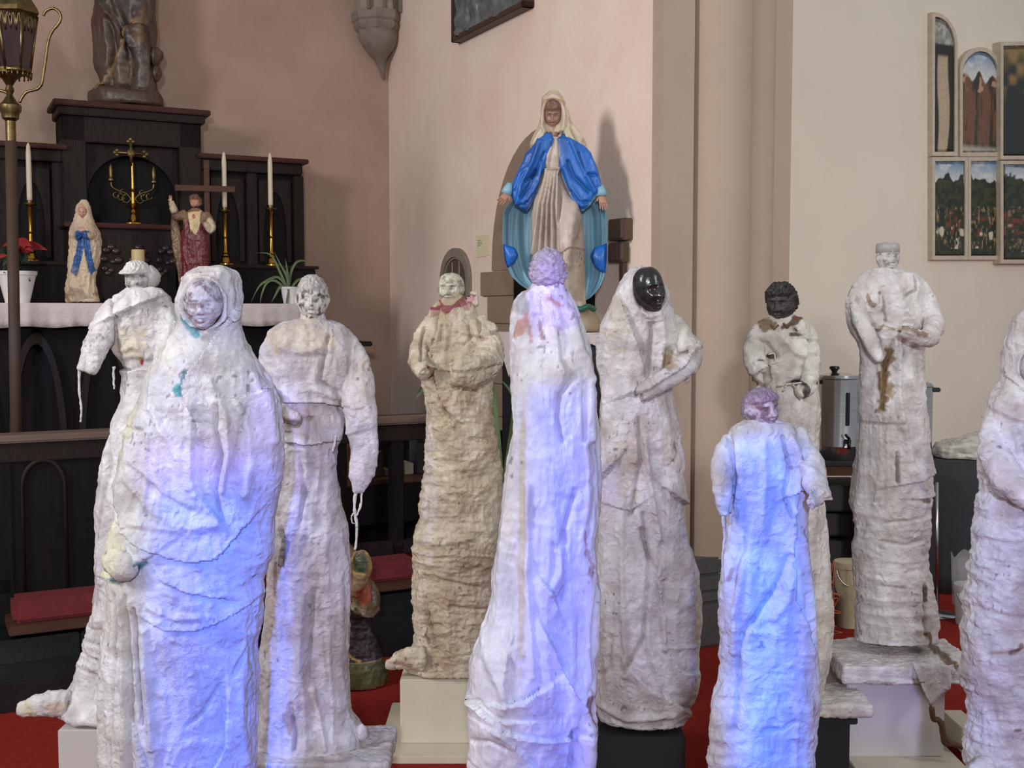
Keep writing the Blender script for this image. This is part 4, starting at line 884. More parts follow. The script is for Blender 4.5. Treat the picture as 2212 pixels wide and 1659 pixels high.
me = robe(Y, F2L, dr=.5, recess=[(456, 656, 37, 47, .045)], crumple=.0035, fine=.001, seed=21, grain=0.002, gst=0.18, zb=None,
    tubes=[([(290, 1090, -.02), (278, 1150, -.06), (280, 1195, -.085), (310, 1200, -.10)], [22, 26, 24, 14], .6)],
    strokes=[('e', T('K', [(1430, 560), (1330, 700), (1180, 980), (1080, 1110), (1030, 1260), (1090, 1400)]), 5, 16, 40),
     ('r', T('K', [(1020, 240), (1000, 400), (1030, 560), (1150, 720), (1190, 760)]), 5, 7), ('r', T('K', [(1410, 560), (1280, 680), (1200, 770)]), 6, 8),
     ('e', T('A', [(1000, 690), (900, 720), (810, 730)]), 4, 10, 30), ('g', T('A', [(810, 730), (800, 880), (830, 1000), (800, 1180), (830, 1330)]), 4, 9), ('r', T('A', [(770, 640), (850, 820), (860, 1000), (830, 1180)]), 6, 9),
     ('e', T('A', [(820, 1330), (700, 1160), (690, 1000), (690, 860), (700, 790)]), 3, 9, 26),
     ('r', T('A', [(900, 760), (950, 900), (960, 1050), (930, 1200)]), 9, 8), ('r', T('A', [(960, 620), (1030, 800), (1050, 950)]), 8, 8), ('g', T('A', [(930, 780), (900, 950), (890, 1100)]), 5, 7),
     ('g', T('D', [(580, 150), (670, 150)]), 4, 6), ('e', T('D', [(540, 390), (560, 480), (620, 590)]), 4, 8, 30),
     ('e', T('D', [(620, 590), (700, 640), (820, 690), (900, 705), (1000, 690), (1110, 560)]), 5, 13, 34), ('r', T('D', [(640, 540), (780, 560), (900, 570), (1000, 550)]), 9, 7),
     ('e', T('D', [(700, 670), (780, 790), (880, 830), (1010, 860)]), 6, 9, 26), ('e', T('D', [(720, 960), (800, 1000), (900, 1000), (1000, 970), (1110, 900)]), 5, 9, 30),
     ('r', T('D', [(720, 900), (830, 940), (930, 940)]), 7, 6), ('e', T('D', [(490, 790), (560, 800), (620, 760), (690, 710)]), 5, 16, 40),
     ('g', T('D', [(655, 910), (670, 1150), (690, 1400)]), 3.5, 12), ('g', T('D', [(610, 860), (640, 1200), (640, 1650)]), 4, 9), ('r', T('D', [(590, 880), (610, 1200), (615, 1600)]), 6, 8), ('g', T('D', [(550, 870), (560, 1200), (540, 1600)]), 4, 8),
     ('r', T('D', [(700, 1000), (720, 1300), (760, 1650)]), 8, 7), ('e', T('D', [(740, 1650), (690, 1500), (650, 1400)]), 4, 8), ('g', T('D', [(1010, 1240), (940, 1350), (880, 1400)]), 4, 6),
     ('e', T('D', [(1030, 1300), (1030, 1500), (960, 1650)]), 4, 10, 30), ('r', T('D', [(1090, 1100), (1080, 1350), (1100, 1600)]), 8, 8), ('g', T('D', [(1100, 1100), (1060, 1200)]), 4, 8),
     ('r', [(345, 880), (400, 960), (430, 1040)], 9, 5), ('g', [(300, 1000), (380, 1060), (440, 1090)], 6, 6), ('g', [(290, 1040), (350, 1100), (430, 1130)], 6, 5)],
    vfold=[(740, 1110, 26, .004, .22), (1230, 1760, 17, .005, .1)], hfold=[(1120, 1290, 32, .003, .3)],
    paint=[('l', T('K', [(1010, 600), (1060, 680), (1130, 750)]), (70, 160, 175), .85, .4, 9), ('b', T('K', [(990, 1255)])[0] + (13, 11), (60, 165, 165), .9), ('b', T('K', [(1040, 1140)])[0] + (8, 16), (90, 140, 150), .8), ('b', T('K', [(1180, 690)])[0] + (9, 5), (60, 60, 90), .8),
           ('l', T('D', [(490, 795), (560, 800), (620, 765), (685, 712)]), (60, 140, 150), .8, .5, 7), ('l', T('D', [(655, 905), (670, 1150), (690, 1400)]), (150, 120, 110), .7, .3, 2),
           ('b', (262, 1180, 30, 60), (232, 228, 190), .6), ('b', (285, 900, 26, 90), (232, 226, 180), .5), ('b', (350, 760, 60, 60), (228, 222, 200), .4), ('b', (458, 600, 40, 22), (206, 190, 182), .6)],
    col=(232, 232, 238), col2=(220, 216, 214))
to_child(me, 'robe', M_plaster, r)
to_child(head(Y, 456, 657, 40, 52, yaw=6, pitch=6, dy=-.075, col=(196, 192, 200), col2=(140, 124, 130), ears=False, seed=7, feat=1.1, eye=(110, 96, 108), depth=.85), 'face', M_face, r)

# 3 --- short-haired man with a long empty sleeve
Y = 3.4
r = figure('plaster_figure', Y, 660, 1610, 'plaster short-haired man with belted waist and long ragged sleeve dripping at its tip')
me = robe(Y, [(676, 656, 696, .9), (694, 650, 702, .9), (700, 612, 734, .6), (719, 584, 756, .5), (761, 566, 778, .45), (803, 568, 782, .45), (835, 574, 768, .45), (862, 590, 748, .5), (883, 600, 737, .58), (917, 600, 740, .6), (930, 604, 736, .6), (942, 608, 729), (972, 606, 720), (1014, 602, 717), (1056, 600, 724),
     (1098, 595, 734), (1141, 590, 743), (1179, 585, 748), (1225, 582, 749), (1278, 579, 750), (1358, 573, 751), (1417, 565, 752), (1457, 559, 753), (1516, 556, 755), (1540, 552, 760), (1562, 548, 776), (1584, 545, 790), (1596, 543, 792), (1615, 540, 792), (1640, 540, 790)],
    tubes=[([(735, 720, 0), (765, 770, -.02), (778, 830, -.04), (784, 885, -.05), (789, 930, -.05), (792, 975, -.05), (786, 1015, -.05), (781, 1056, -.05)], [18, 26, 29, 30, 28, 24, 20, 8], .55),
           ([(605, 725, 0), (580, 790, -.02), (585, 850, -.06), (620, 880, -.13), (660, 895, -.14)], [18, 18, 18, 14, 8], .6),
           ([(765, 1575, -.03), (782, 1566, -.04), (788, 1580, -.05)], [14, 13, 10], .7)],
    extra=add_slab(Y, 556, 846, 1603, 1634, -.17, .13), dr=.72, crumple=.0035, seed=31, grain=0.0024, gst=0.12, strokes=[('e', T('A', [(1080, 745), (1180, 750), (1280, 745), (1380, 760)]), 4, 13, 26), ('e', T('A', [(1090, 920), (1150, 950), (1260, 960), (1370, 930)]), 4, 12, 40),
     ('g', T('A', [(1080, 800), (1180, 830), (1260, 830)]), 4, 8), ('g', T('A', [(1080, 850), (1130, 900), (1240, 930)]), 4, 6), ('g', T('A', [(1240, 800), (1240, 940)]), 3, 6), ('g', T('A', [(1340, 420), (1300, 640), (1380, 690), (1390, 780)]), 4, 9),
     ('r', T('A', [(1100, 470), (1200, 500), (1330, 470)]), 9, 6), ('r', T('A', [(1290, 680), (1380, 720)]), 7, 7), ('g', T('A', [(1200, 1000), (1230, 1200), (1180, 1500)]), 5, 6),
     ('e', T('E', [(310, 520), (330, 400), (310, 330)]), 3, 9), ('g', T('E', [(290, 520), (270, 700)]), 4, 7), ('g', T('E', [(480, 650), (460, 900), (440, 1150)]), 4, 6), ('r', T('E', [(420, 700), (400, 1000), (380, 1300)]), 8, 6), ('r', T('E', [(590, 600), (600, 1000), (600, 1300)]), 8, 6),
     ('r', T('E', [(470, 1180), (500, 1300), (540, 1480)]), 6, 9), ('g', T('E', [(360, 1250), (390, 1400), (380, 1480)]), 5, 8), ('e', T('E', [(140, 1640), (380, 1640), (600, 1600), (740, 1560)]), 3, 8)],
    vfold=[(920, 1580, 17, .006, .16), (700, 900, 20, .003, .4)], paint=[('b', (660, 730, 70, 40), (214, 198, 170), .5), ('b', (640, 900, 50, 30), (210, 190, 175), .5), ('b', (600, 1030, 12, 90), (214, 186, 140), .5), ('b', (640, 1530, 12, 40), (170, 140, 125), .6),
      ('b', (600, 1350, 20, 120), (204, 186, 176), .5), ('b', (680, 1480, 20, 60), (190, 166, 160), .5), ('b', (680, 1250, 50, 80), (196, 184, 186), .5), ('b', (790, 830, 20, 80), (220, 205, 190), .5)],
    col=(220, 216, 226), col2=(196, 186, 186))
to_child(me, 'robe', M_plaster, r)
to_child(head(Y, 675, 649, 32, 52, yaw=5, pitch=2, hair='short', haircol=(170, 164, 160), col=(200, 196, 190), col2=(92, 80, 76), seed=5, eye=(100, 88, 84), ears=True), 'head', M_face, r)
drip(r, 'drip', Y, [(775, 1050), (770, 1090), (776, 1130), (772, 1180)], 4, M_plaster, -.05, 3)
drip(r, 'drip', Y, [(786, 1050), (784, 1085), (774, 1110)], 3, M_plaster, -.05, 4)
drip(r, 'drip', Y, [(771, 1100), (764, 1110), (766, 1122), (772, 1124)], 1.6, M_plaster, -.05, 5)
drip(r, 'drip', Y, [(733, 935), (731, 955), (727, 968)], 3.5, M_plaster, -.08, 6)
drip(r, 'drip', Y, [(812, 1605), (818, 1640), (816, 1680)], 8, M_plaster, -.1, 7)
drip(r, 'drip', Y, [(845, 1605), (838, 1640), (834, 1680)], 9, M_plaster, -.1, 8)

# 4 --- silver-faced child with a crimson collar
Y = 4.2
r = figure('plaster_figure', Y, 985, 1440, 'cream plaster figure with a silvery round face and crimson collar, toe pointing left')
me = robe(Y, [(640, 962, 1004, .8), (650, 950, 1018, .7), (663, 928, 1030, .6), (689, 918, 1035, .55), (700, 910, 1052, .5), (714, 905, 1068, .48), (752, 901, 1072, .5), (794, 906, 1068, .52), (836, 918, 1060, .6), (879, 922, 1062), (921, 921, 1068), (963, 917, 1076), (1005, 917, 1082), (1047, 914, 1085),
     (1090, 911, 1086), (1132, 906, 1086), (1153, 898, 1086), (1178, 897, 1086), (1238, 897, 1086), (1318, 893, 1086), (1377, 898, 1088), (1400, 890, 1094), (1425, 878, 1100), (1440, 872, 1100)],
    tubes=[([(930, 690, 0), (912, 735, -.03), (910, 780, -.08), (925, 800, -.13)], [14, 18, 20, 18], .8), ([(1030, 690, 0), (1056, 730, -.03), (1056, 775, -.09), (1020, 800, -.16), (985, 800, -.18)], [18, 26, 30, 28, 22], .9),
           ([(920, 1405, -.1), (885, 1405, -.1), (855, 1415, -.1), (840, 1417, -.1)], [24, 20, 13, 10], .7),
           ([(1020, 655, -.03), (1026, 640, -.03), (1018, 634, -.02)], [14, 9, 3], .5)],
    dr=.68, crumple=.0042, cf=20, seed=41, grain=0.0018, gst=2.2, strokes=[('e', T('L', [(420, 520), (400, 700), (330, 860), (380, 1000), (440, 1230), (500, 1380)]), 4, 12, 40),
     ('e', T('L', [(620, 980), (760, 970), (900, 930)]), 4, 12, 30), ('r', T('L', [(600, 930), (740, 920), (880, 890)]), 6, 8), ('g', T('L', [(680, 600), (700, 700), (640, 760)]), 3, 8), ('r', T('L', [(720, 560), (740, 680)]), 6, 8),
     ('g', T('L', [(280, 620), (260, 760), (270, 900)]), 3, 12), ('g', T('L', [(450, 600), (440, 720)]), 3, 7), ('e', T('L', [(700, 680), (800, 700), (930, 640)]), 4, 10, 26), ('g', T('L', [(480, 1330), (530, 1400), (620, 1470)]), 4, 9),
     ('e', T('G', [(0, 990), (120, 960)]), 3, 8), ('e', T('E', [(1370, 470), (1250, 440), (1100, 470), (1010, 450)]), 4, 10, 30), ('g', T('E', [(1080, 200), (1070, 300), (1030, 370)]), 3.5, 10),
     ('e', T('E', [(1320, 990), (1220, 1010), (1130, 960), (1090, 850), (1070, 700)]), 3.5, 10, 30), ('r', T('E', [(1010, 400), (1150, 410), (1300, 380)]), 7, 7), ('g', T('E', [(1150, 600), (1350, 640)]), 4, 6), ('g', T('E', [(1200, 740), (1400, 760)]), 4, 6)],
    hfold=[(880, 1400, 24, .0045, .3)], vfold=[(690, 870, 22, .004, .5)],
    paint=[('p', T('L', [(390, 340), (470, 420), (530, 430), (640, 310), (740, 320), (730, 370), (640, 420), (540, 450), (480, 500), (440, 450), (340, 460), (330, 430), (430, 410)]), (128, 26, 48), .85), ('b', (915, 678, 10, 4), (130, 40, 60), .7), ('b', T('L', [(400, 460)])[0] + (10, 10), (150, 70, 84), .5, 1.2),
      ('b', T('L', [(370, 730)])[0] + (4, 8), (120, 16, 40), .95), ('l', T('L', [(330, 945), (360, 980), (390, 1090)]), (130, 14, 40), 1, .3, 4), ('b', T('L', [(630, 400)])[0] + (12, 10), (170, 110, 116), .6, 1.2), ('b', (1022, 648, 12, 12), (220, 180, 186), .5),
      ('b', T('L', [(820, 720)])[0] + (9, 7), (170, 120, 130), .5, 1.0), ('b', (930, 1350, 5, 24), (110, 50, 56), .6, 1.0), ('b', (870, 1412, 26, 5), (170, 130, 126), .8), ('b', (928, 760, 6, 20), (90, 60, 70), .5, 1.2),
      ('b', (1000, 1000, 55, 110), (190, 172, 146), .6), ('b', (990, 760, 60, 60), (200, 186, 160), .6), ('b', (1020, 1250, 60, 100), (188, 172, 154), .55), ('b', (930, 1060, 16, 140), (226, 220, 220), .6)],
    col=(216, 204, 184), col2=(186, 166, 140))
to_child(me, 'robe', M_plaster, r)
to_child(head(Y, 974, 624, 29, 34, yaw=-12, pitch=3, col=(200, 194, 176), col2=(146, 138, 122), ears=False, seed=9, eye=(60, 50, 46), lip=(110, 90, 84), brow=(80, 68, 60), feat=1.15), 'head', M_face, r)

# 5 --- figure seen from behind, centre
Y = 2.95
r = figure('plaster_figure', Y, 1185, 1760, 'tall plaster figure with curly head turned away, cracked lilac and white paint, centre foreground')
def tail(bm, ppm): pass
me = robe(Y, [(572, 1162, 1208, .9), (600, 1150, 1216, .9), (616, 1152, 1216, .9), (628, 1140, 1220, .8), (638, 1124, 1228, .65), (659, 1113, 1236, .6), (689, 1111, 1242, .58), (731, 1110, 1258, .58), (773, 1108, 1273, .58), (815, 1107, 1285, .58), (858, 1107, 1293, .58), (900, 1108, 1295, .58), (942, 1103, 1295), (984, 1095, 1295), (1047, 1086, 1295), (1111, 1080, 1296),
     (1153, 1076, 1295), (1220, 1068, 1294), (1238, 1066, 1292), (1298, 1060, 1292), (1326, 1053, 1291), (1358, 1040, 1290), (1397, 1025, 1287), (1437, 1016, 1285), (1477, 1014, 1284), (1516, 1016, 1284), (1556, 1012, 1288), (1659, 1008, 1284), (1760, 1004, 1284)],
    dr=.56, crumple=.0032, seed=51, grain=0.0024, gst=0.1, strokes=[('g', T('L', [(1480, 650), (1500, 900), (1600, 1040), (1480, 1200), (1460, 1400), (1500, 1600)]), 6, 9), ('r', T('L', [(1560, 480), (1640, 800), (1760, 1060)]), 8, 9), ('r', T('L', [(1420, 620), (1480, 800), (1520, 1000)]), 8, 7),
     ('g', T('L', [(1700, 1100), (1700, 1600)]), 5, 8), ('r', T('L', [(1760, 1100), (1780, 1600)]), 8, 8), ('e', T('G', [(255, 1240), (240, 1100), (255, 1020)]), 4, 9, 30), ('e', T('G', [(410, 1170), (320, 1230), (250, 1240)]), 4, 16, 40),
     ('g', T('G', [(600, 130), (540, 330), (550, 620), (520, 700)]), 6, 10), ('e', T('G', [(510, 740), (480, 660), (455, 630)]), 4, 12, 30), ('e', T('G', [(640, 1290), (560, 1140), (500, 980), (460, 900)]), 5, 16, 40), ('r', T('G', [(480, 660), (520, 560), (540, 430)]), 8, 8),
     ('g', T('G', [(720, 620), (700, 900), (690, 1200)]), 4, 9), ('e', T('G', [(560, 1430), (440, 1430), (320, 1410), (240, 1390)]), 4, 12, 40), ('e', T('G', [(250, 1330), (160, 1330), (60, 1250)]), 4, 12, 34), ('e', T('G', [(380, 1570), (310, 1480), (230, 1390)]), 4, 10),
     ('g', T('G', [(100, 1250), (250, 1370)]), 5, 8), ('g', T('G', [(590, 1400), (580, 1600)]), 8, 22), ('r', T('G', [(660, 1400), (650, 1620)]), 12, 16), ('r', T('G', [(350, 100), (350, 600), (380, 1100)]), 7, 8), ('r', T('G', [(100, 850), (160, 1050), (230, 1200)]), 9, 6), ('g', T('G', [(30, 1600), (150, 1650)]), 5, 6), ('g', T('G', [(60, 1480), (160, 1440), (240, 1480)]), 5, 6)],
    vfold=[(640, 1480, 17, .006, .10), (1450, 1760, 12, .004, .5)],
    paint=[('b', T('L', [(1180, 280)])[0] + (14, 8), (180, 140, 130), .8, .7), ('b', T('L', [(1165, 420)])[0] + (17, 22), (172, 176, 176), .85, .4), ('b', T('L', [(1165, 590)])[0] + (17, 22), (204, 142, 126), .8, 1.0), ('p', T('L', [(1225, 290), (1500, 340), (1580, 420), (1600, 600), (1500, 640), (1330, 600), (1280, 720), (1230, 650), (1250, 520), (1220, 400)]), (212, 204, 236), .85),
      ('l', T('L', [(1380, 350), (1440, 390), (1500, 420)]), (196, 150, 122), .85, .7, 6), ('l', T('L', [(1300, 530), (1320, 620), (1340, 700)]), (140, 100, 110), .7, 1.2, 4), ('l', T('L', [(1740, 920), (1790, 1060)]), (190, 140, 130), .8, .7, 6), ('b', T('L', [(1570, 1185)])[0] + (4, 3), (130, 80, 80), .9),
      ('b', (1128, 1150, 9, 300), (222, 208, 176), .8, .3), ('l', T('G', [(640, 330), (690, 540), (680, 580)]), (170, 110, 110), .6, 1.6, 4), ('l', T('G', [(670, 1250), (700, 1500)]), (150, 96, 84), .85, .5, 6)],
    col=(238, 238, 242), col2=(226, 224, 230))
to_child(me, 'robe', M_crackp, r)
to_child(head(Y, 1184, 594, 35, 52, yaw=180, hair='fine', rough=.004, haircol=(176, 166, 178), col=(186, 178, 192), col2=(120, 100, 104), seed=15, back=1.0), 'head', M_face, r)

# 6 --- hooded figure with glossy black face
Y = 3.66
r = figure('plaster_figure', Y, 1400, 1552, 'shawled plaster figure with a glossy black face, elbow raised, standing on the black plinth')
me = robe(Y, [(581, 1366, 1396, .9), (590, 1356, 1412, .9), (604, 1345, 1424, .9), (630, 1332, 1436, .85), (642, 1330, 1438, .8), (668, 1318, 1450, .7), (690, 1306, 1464, .52), (706, 1299, 1480, .46), (722, 1296, 1496, .42), (739, 1291, 1508, .38), (756, 1292, 1504, .38), (773, 1296, 1494, .4), (800, 1302, 1474, .46), (824, 1305, 1455, .52), (836, 1304, 1448, .6), (858, 1302, 1449), (900, 1300, 1458), (942, 1298, 1466), (984, 1296, 1474), (1026, 1294, 1470),
     (1090, 1292, 1474), (1132, 1290, 1474), (1174, 1290, 1483), (1199, 1288, 1494), (1238, 1286, 1504), (1318, 1284, 1511), (1358, 1284, 1510), (1397, 1284, 1507), (1457, 1284, 1507), (1497, 1285, 1499), (1520, 1287, 1488), (1540, 1290, 1476), (1553, 1294, 1462)],
    tubes=[([(1450, 690, -.02), (1470, 720, -.04), (1480, 750, -.06)], [14, 18, 18], .6), ([(1500, 740, -.05), (1490, 775, -.09), (1450, 800, -.13), (1405, 828, -.15), (1375, 845, -.15)], [6, 14, 18, 17, 12], .8),
           ([(1474, 800, -.08), (1474, 815, -.08), (1472, 824, -.08)], [8, 5, 2], .7)],
    dr=.66, crumple=.0035, seed=61, grain=0.002, gst=0.14, recess=[(1398, 628, 32, 46, .04)], strokes=[
     ('e', T('B', [(1250, 290), (1255, 350), (1300, 420)]), 3.5, 9, 26), ('e', T('B', [(1270, 640), (1240, 520), (1200, 420), (1180, 350)]), 3.5, 12, 40), ('r', T('B', [(1345, 380), (1370, 500), (1360, 640)]), 7, 9), ('g', T('B', [(1310, 430), (1300, 560), (1280, 680)]), 6, 10),
     ('g', T('B', [(1390, 560), (1380, 640)]), 9, 14), ('e', T('B', [(1200, 780), (1290, 740), (1350, 700), (1450, 640), (1540, 560)]), 4, 11, 26), ('e', T('B', [(1090, 700), (1070, 600), (1060, 500)]), 3, 8),
     ('g', T('B', [(1240, 900), (1250, 1100), (1200, 1380)]), 5, 8), ('r', T('B', [(1270, 1000), (1290, 1200), (1340, 1500)]), 6, 11), ('e', T('B', [(1370, 1260), (1370, 1450), (1330, 1630)]), 4, 12, 26), ('e', T('B', [(1370, 1250), (1420, 1300), (1480, 1350)]), 3.5, 11, 20),
     ('g', T('B', [(1250, 1450), (1280, 1560), (1320, 1640)]), 4, 10), ('e', T('B', [(1055, 1230), (1100, 1160), (1130, 1120)]), 3.5, 11, 30), ('e', T('B', [(1120, 1340), (1200, 1360), (1240, 1330)]), 3, 7, 20),
     ('r', T('G', [(860, 150), (850, 500), (870, 1100)]), 7, 7), ('g', T('G', [(960, 250), (990, 500), (960, 900), (860, 1080)]), 5, 8), ('r', T('G', [(1030, 520), (1060, 800), (1070, 950)]), 6, 10), ('e', T('G', [(1190, 1300), (1100, 1220), (980, 1150), (920, 1080)]), 5, 15, 40),
     ('e', T('G', [(1240, 950), (1150, 940), (1070, 940)]), 3.5, 9), ('e', T('G', [(1210, 1100), (1150, 1080), (1100, 1000)]), 4, 11, 30), ('r', T('G', [(740, 1280), (880, 1330), (1100, 1300)]), 8, 9), ('e', T('G', [(720, 1360), (900, 1380), (1180, 1370)]), 3, 7), ('g', T('G', [(800, 900), (790, 1080), (730, 1130)]), 5, 7)],
    vfold=[(850, 1500, 15, .006, .14), (660, 800, 20, .003, .5)],
    paint=[('b', T('B', [(1390, 600)])[0] + (12, 22), (176, 146, 106), .8), ('b', (1330, 700, 24, 60), (212, 200, 180), .6), ('b', T('B', [(1180, 1150)])[0] + (24, 70), (206, 190, 172), .6), ('b', (1490, 1330, 20, 80), (196, 178, 146), .6), ('b', (1460, 720, 30, 50), (222, 216, 200), .6), ('b', (1470, 1500, 24, 40), (160, 140, 110), .5), ('b', (1440, 950, 22, 60), (200, 184, 166), .5)],
    col=(222, 218, 222), col2=(200, 190, 188))
to_child(me, 'robe', M_plaster, r)
to_child(head(Y, 1397, 627, 33, 49, yaw=32, pitch=6, roll=-14, dy=-.06, col=(44, 40, 42), col2=(30, 27, 28), ears=False, seed=17, rough=.0003, eye=(26, 24, 24), lip=(50, 44, 46), feat=1.35, depth=.95), 'face', M_gloss, r)

# 7 --- black curly head behind the small figure
Y = 3.93
r = figure('plaster_figure', Y, 1700, 1500, 'plaster figure with matt black curly head and torn bodice behind the small purple-headed figure')
me = robe(Y, [(684, 1668, 1712, .9), (696, 1650, 1740, .7), (706, 1636, 1748, .6), (719, 1622, 1751, .5), (753, 1617, 1755, .48), (780, 1626, 1755, .5), (800, 1640, 1753, .55), (829, 1652, 1752, .6), (843, 1655, 1760), (858, 1655, 1767), (880, 1652, 1769), (900, 1650, 1769), (943, 1646, 1767), (1006, 1640, 1765), (1048, 1634, 1768), (1090, 1630, 1774), (1174, 1622, 1784), (1199, 1620, 1787), (1318, 1616, 1792), (1358, 1616, 1790), (1397, 1616, 1788), (1437, 1620, 1784), (1477, 1626, 1778), (1500, 1630, 1776)],
    tubes=[([(1646, 712, 0), (1628, 740, -.03), (1622, 775, -.05), (1628, 800, -.06)], [14, 18, 19, 14], .8), ([(1738, 708, 0), (1746, 750, -.02), (1744, 800, -.04), (1730, 835, -.09), (1708, 842, -.11)], [13, 17, 16, 13, 10], .8), ([(1628, 812, -.06), (1633, 825, -.07), (1632, 842, -.08)], [6, 4, 4], .8)],
    extra=add_slab(Y, 1700, 1852, 1492, 1512, -.16, .08), dr=.66, crumple=.0038, seed=71, grain=0.002, gst=0.2, strokes=[('g', T('C', [(270, 540), (330, 570), (380, 640)]), 3, 8), ('r', T('C', [(400, 540), (470, 620), (520, 640)]), 6, 8), ('e', T('C', [(240, 740), (280, 700), (340, 680)]), 3, 8), ('g', T('C', [(330, 640), (350, 760), (320, 800)]), 3, 8),
      ('g', T('C', [(420, 780), (480, 760), (560, 770)]), 4, 10), ('g', T('C', [(470, 790), (500, 830), (516, 860)]), 3, 9), ('r', T('C', [(520, 560), (530, 700)]), 6, 7), ('e', T('C', [(470, 490), (500, 540), (560, 560)]), 3, 7)],
    vfold=[(840, 1480, 16, .005, .15), (700, 840, 22, .004, .6)], paint=[('b', T('C', [(355, 635)])[0] + (10, 7), (58, 44, 40), .95, .8), ('b', T('C', [(480, 768)])[0] + (17, 6), (48, 36, 34), .95, .9), ('b', T('C', [(500, 810)])[0] + (7, 10), (60, 44, 36), .9, .9), ('b', T('C', [(280, 655)])[0] + (8, 3), (60, 46, 40), .9, .8),
      ('b', T('C', [(465, 525)])[0] + (12, 4), (60, 44, 38), .9, .8), ('b', T('C', [(330, 475)])[0] + (16, 12), (120, 96, 60), .9, .9), ('l', T('C', [(410, 490), (440, 470), (500, 450)]), (90, 70, 46), .95, .8, 6), ('l', T('C', [(470, 450), (510, 440)]), (150, 70, 50), .9, .4, 4), ('l', T('C', [(255, 745), (290, 780), (290, 810)]), (110, 84, 70), .8, .5, 4), ('b', (1690, 1250, 3, 3), (90, 70, 60), .8)],
    col=(230, 226, 216), col2=(208, 198, 190))
to_child(me, 'robe', M_plaster, r)
to_child(head(Y, 1687, 657, 30, 42, yaw=-30, pitch=3, hair='curly', haircol=(40, 36, 34), col=(56, 50, 50), col2=(40, 36, 36), seed=19, eye=(28, 24, 24), ears=False), 'head', mat('matt_black_paint', (255, 255, 255), .5, attr='tint', bump=.0015, bscale=120), r)
bm = B()
for k in range(9):
    a = 2 * math.pi * k / 9; c = at(1684, 697, Y) + Vector((.062 * math.cos(a), .05 * math.sin(a) - .01, -.01 + .006 * math.sin(3 * a))) - r.location
    tube(bm, [c + Vector((-.012, 0, .004)), c + Vector((0, -.008, -.012)), c + Vector((.014, 0, .003))], .0035, 6)
obj('fringe_collar', bm, M_string, r, True)
for q in ([(395, 790), (470, 780), (520, 775)], [(470, 778), (495, 810), (515, 860)], [(430, 775), (440, 800), (425, 815)], [(350, 630), (380, 625), (385, 660)]):
    bm = B(); pp = T('C', q); tube(bm, smooth_path([at(a, b, Y - .10) - r.location for a, b in pp], 4), .003, 6); obj('string', bm, mat('pale_string', (206, 194, 178), .9), r, True)

# 8 --- small figure with purplish head
Y = 2.7
r = figure('plaster_figure', Y, 1648, 1760, 'small low plaster figure with a purplish bronze baby head, glowing blue, in the right foreground')
me = robe(Y, [(905, 1630, 1668, .9), (914, 1610, 1690, .8), (922, 1592, 1716, .65), (940, 1575, 1730, .6), (964, 1558, 1744, .52), (1006, 1552, 1750, .5), (1040, 1550, 1752, .5), (1065, 1556, 1750, .52), (1082, 1568, 1742, .58), (1124, 1571, 1742, .58), (1180, 1568, 1742, .56), (1199, 1562, 1742), (1238, 1553, 1748), (1278, 1550, 1750), (1358, 1554, 1753), (1397, 1560, 1756), (1437, 1565, 1762), (1465, 1558, 1765), (1516, 1545, 1765), (1576, 1538, 1758), (1659, 1531, 1754), (1760, 1524, 1752)],
    tubes=[([(1580, 950, 0), (1556, 1000, -.03), (1552, 1050, -.05), (1560, 1085, -.05), (1562, 1105, -.05)], [16, 17, 17, 16, 11], .7), ([(1722, 930, 0), (1738, 980, -.03), (1742, 1030, -.07), (1738, 1055, -.11), (1718, 1068, -.13)], [18, 18, 18, 18, 15], .8)],
    dr=.56, crumple=.0034, cf=20, seed=81, grain=0.0022, gst=0.14, strokes=[('g', T('C', [(400, 1040), (430, 1180), (400, 1320), (440, 1440)]), 4, 9), ('g', T('C', [(150, 1060), (160, 1250), (140, 1420)]), 5, 12), ('r', T('C', [(300, 1080), (310, 1250), (290, 1500)]), 8, 6), ('r', T('C', [(440, 1050), (480, 1150), (540, 1230)]), 7, 8),
      ('g', T('H', [(470, 480), (410, 640), (280, 830), (230, 900)]), 7, 9), ('e', T('H', [(590, 1000), (560, 860), (500, 700), (490, 520), (510, 300)]), 5, 14, 30), ('r', T('H', [(480, 560), (450, 700), (400, 800)]), 9, 8), ('r', T('H', [(250, 500), (200, 800), (210, 1000)]), 8, 8), ('g', T('H', [(220, 950), (230, 1150), (200, 1400)]), 5, 8),
      ('r', T('H', [(560, 400), (600, 700), (620, 1000)]), 8, 7), ('g', T('H', [(340, 1390), (440, 1390), (500, 1350)]), 4, 6), ('e', T('C', [(440, 1330), (520, 1290), (590, 1340)]), 4, 11)],
    vfold=[(920, 1760, 15, .005, .14)], hfold=[(1380, 1700, 30, .002, .4)],
    paint=[('b', (1710, 925, 26, 24), (226, 220, 196), .5), ('b', (1600, 930, 40, 20), (222, 214, 196), .5), ('b', (1548, 1040, 10, 26), (226, 206, 170), .5), ('b', (1590, 1330, 12, 130), (212, 196, 186), .5, .6), ('b', (1545, 1590, 16, 90), (216, 206, 190), .6), ('b', (1733, 1062, 20, 12), (232, 218, 210), .6, .9), ('l', T('H', [(190, 560), (170, 620)]), (170, 120, 96), .6, .5, 4), ('b', T('H', [(480, 1275)])[0] + (6, 3), (60, 60, 90), .8, 1)],
    col=(234, 234, 240), col2=(218, 212, 216))
to_child(me, 'robe', M_plaster, r)
to_child(head(Y, 1645, 884, 37, 42, yaw=24, pitch=2, roll=-8, col=(124, 106, 112), col2=(186, 180, 190), seed=23, hair='short', haircol=(140, 124, 144), eye=(70, 54, 60), lip=(90, 66, 74)), 'head', M_face, r)
drip(r, 'drip', Y, [(1552, 1105), (1555, 1150), (1551, 1190), (1553, 1246)], 3.6, M_plaster, -.06, 11)
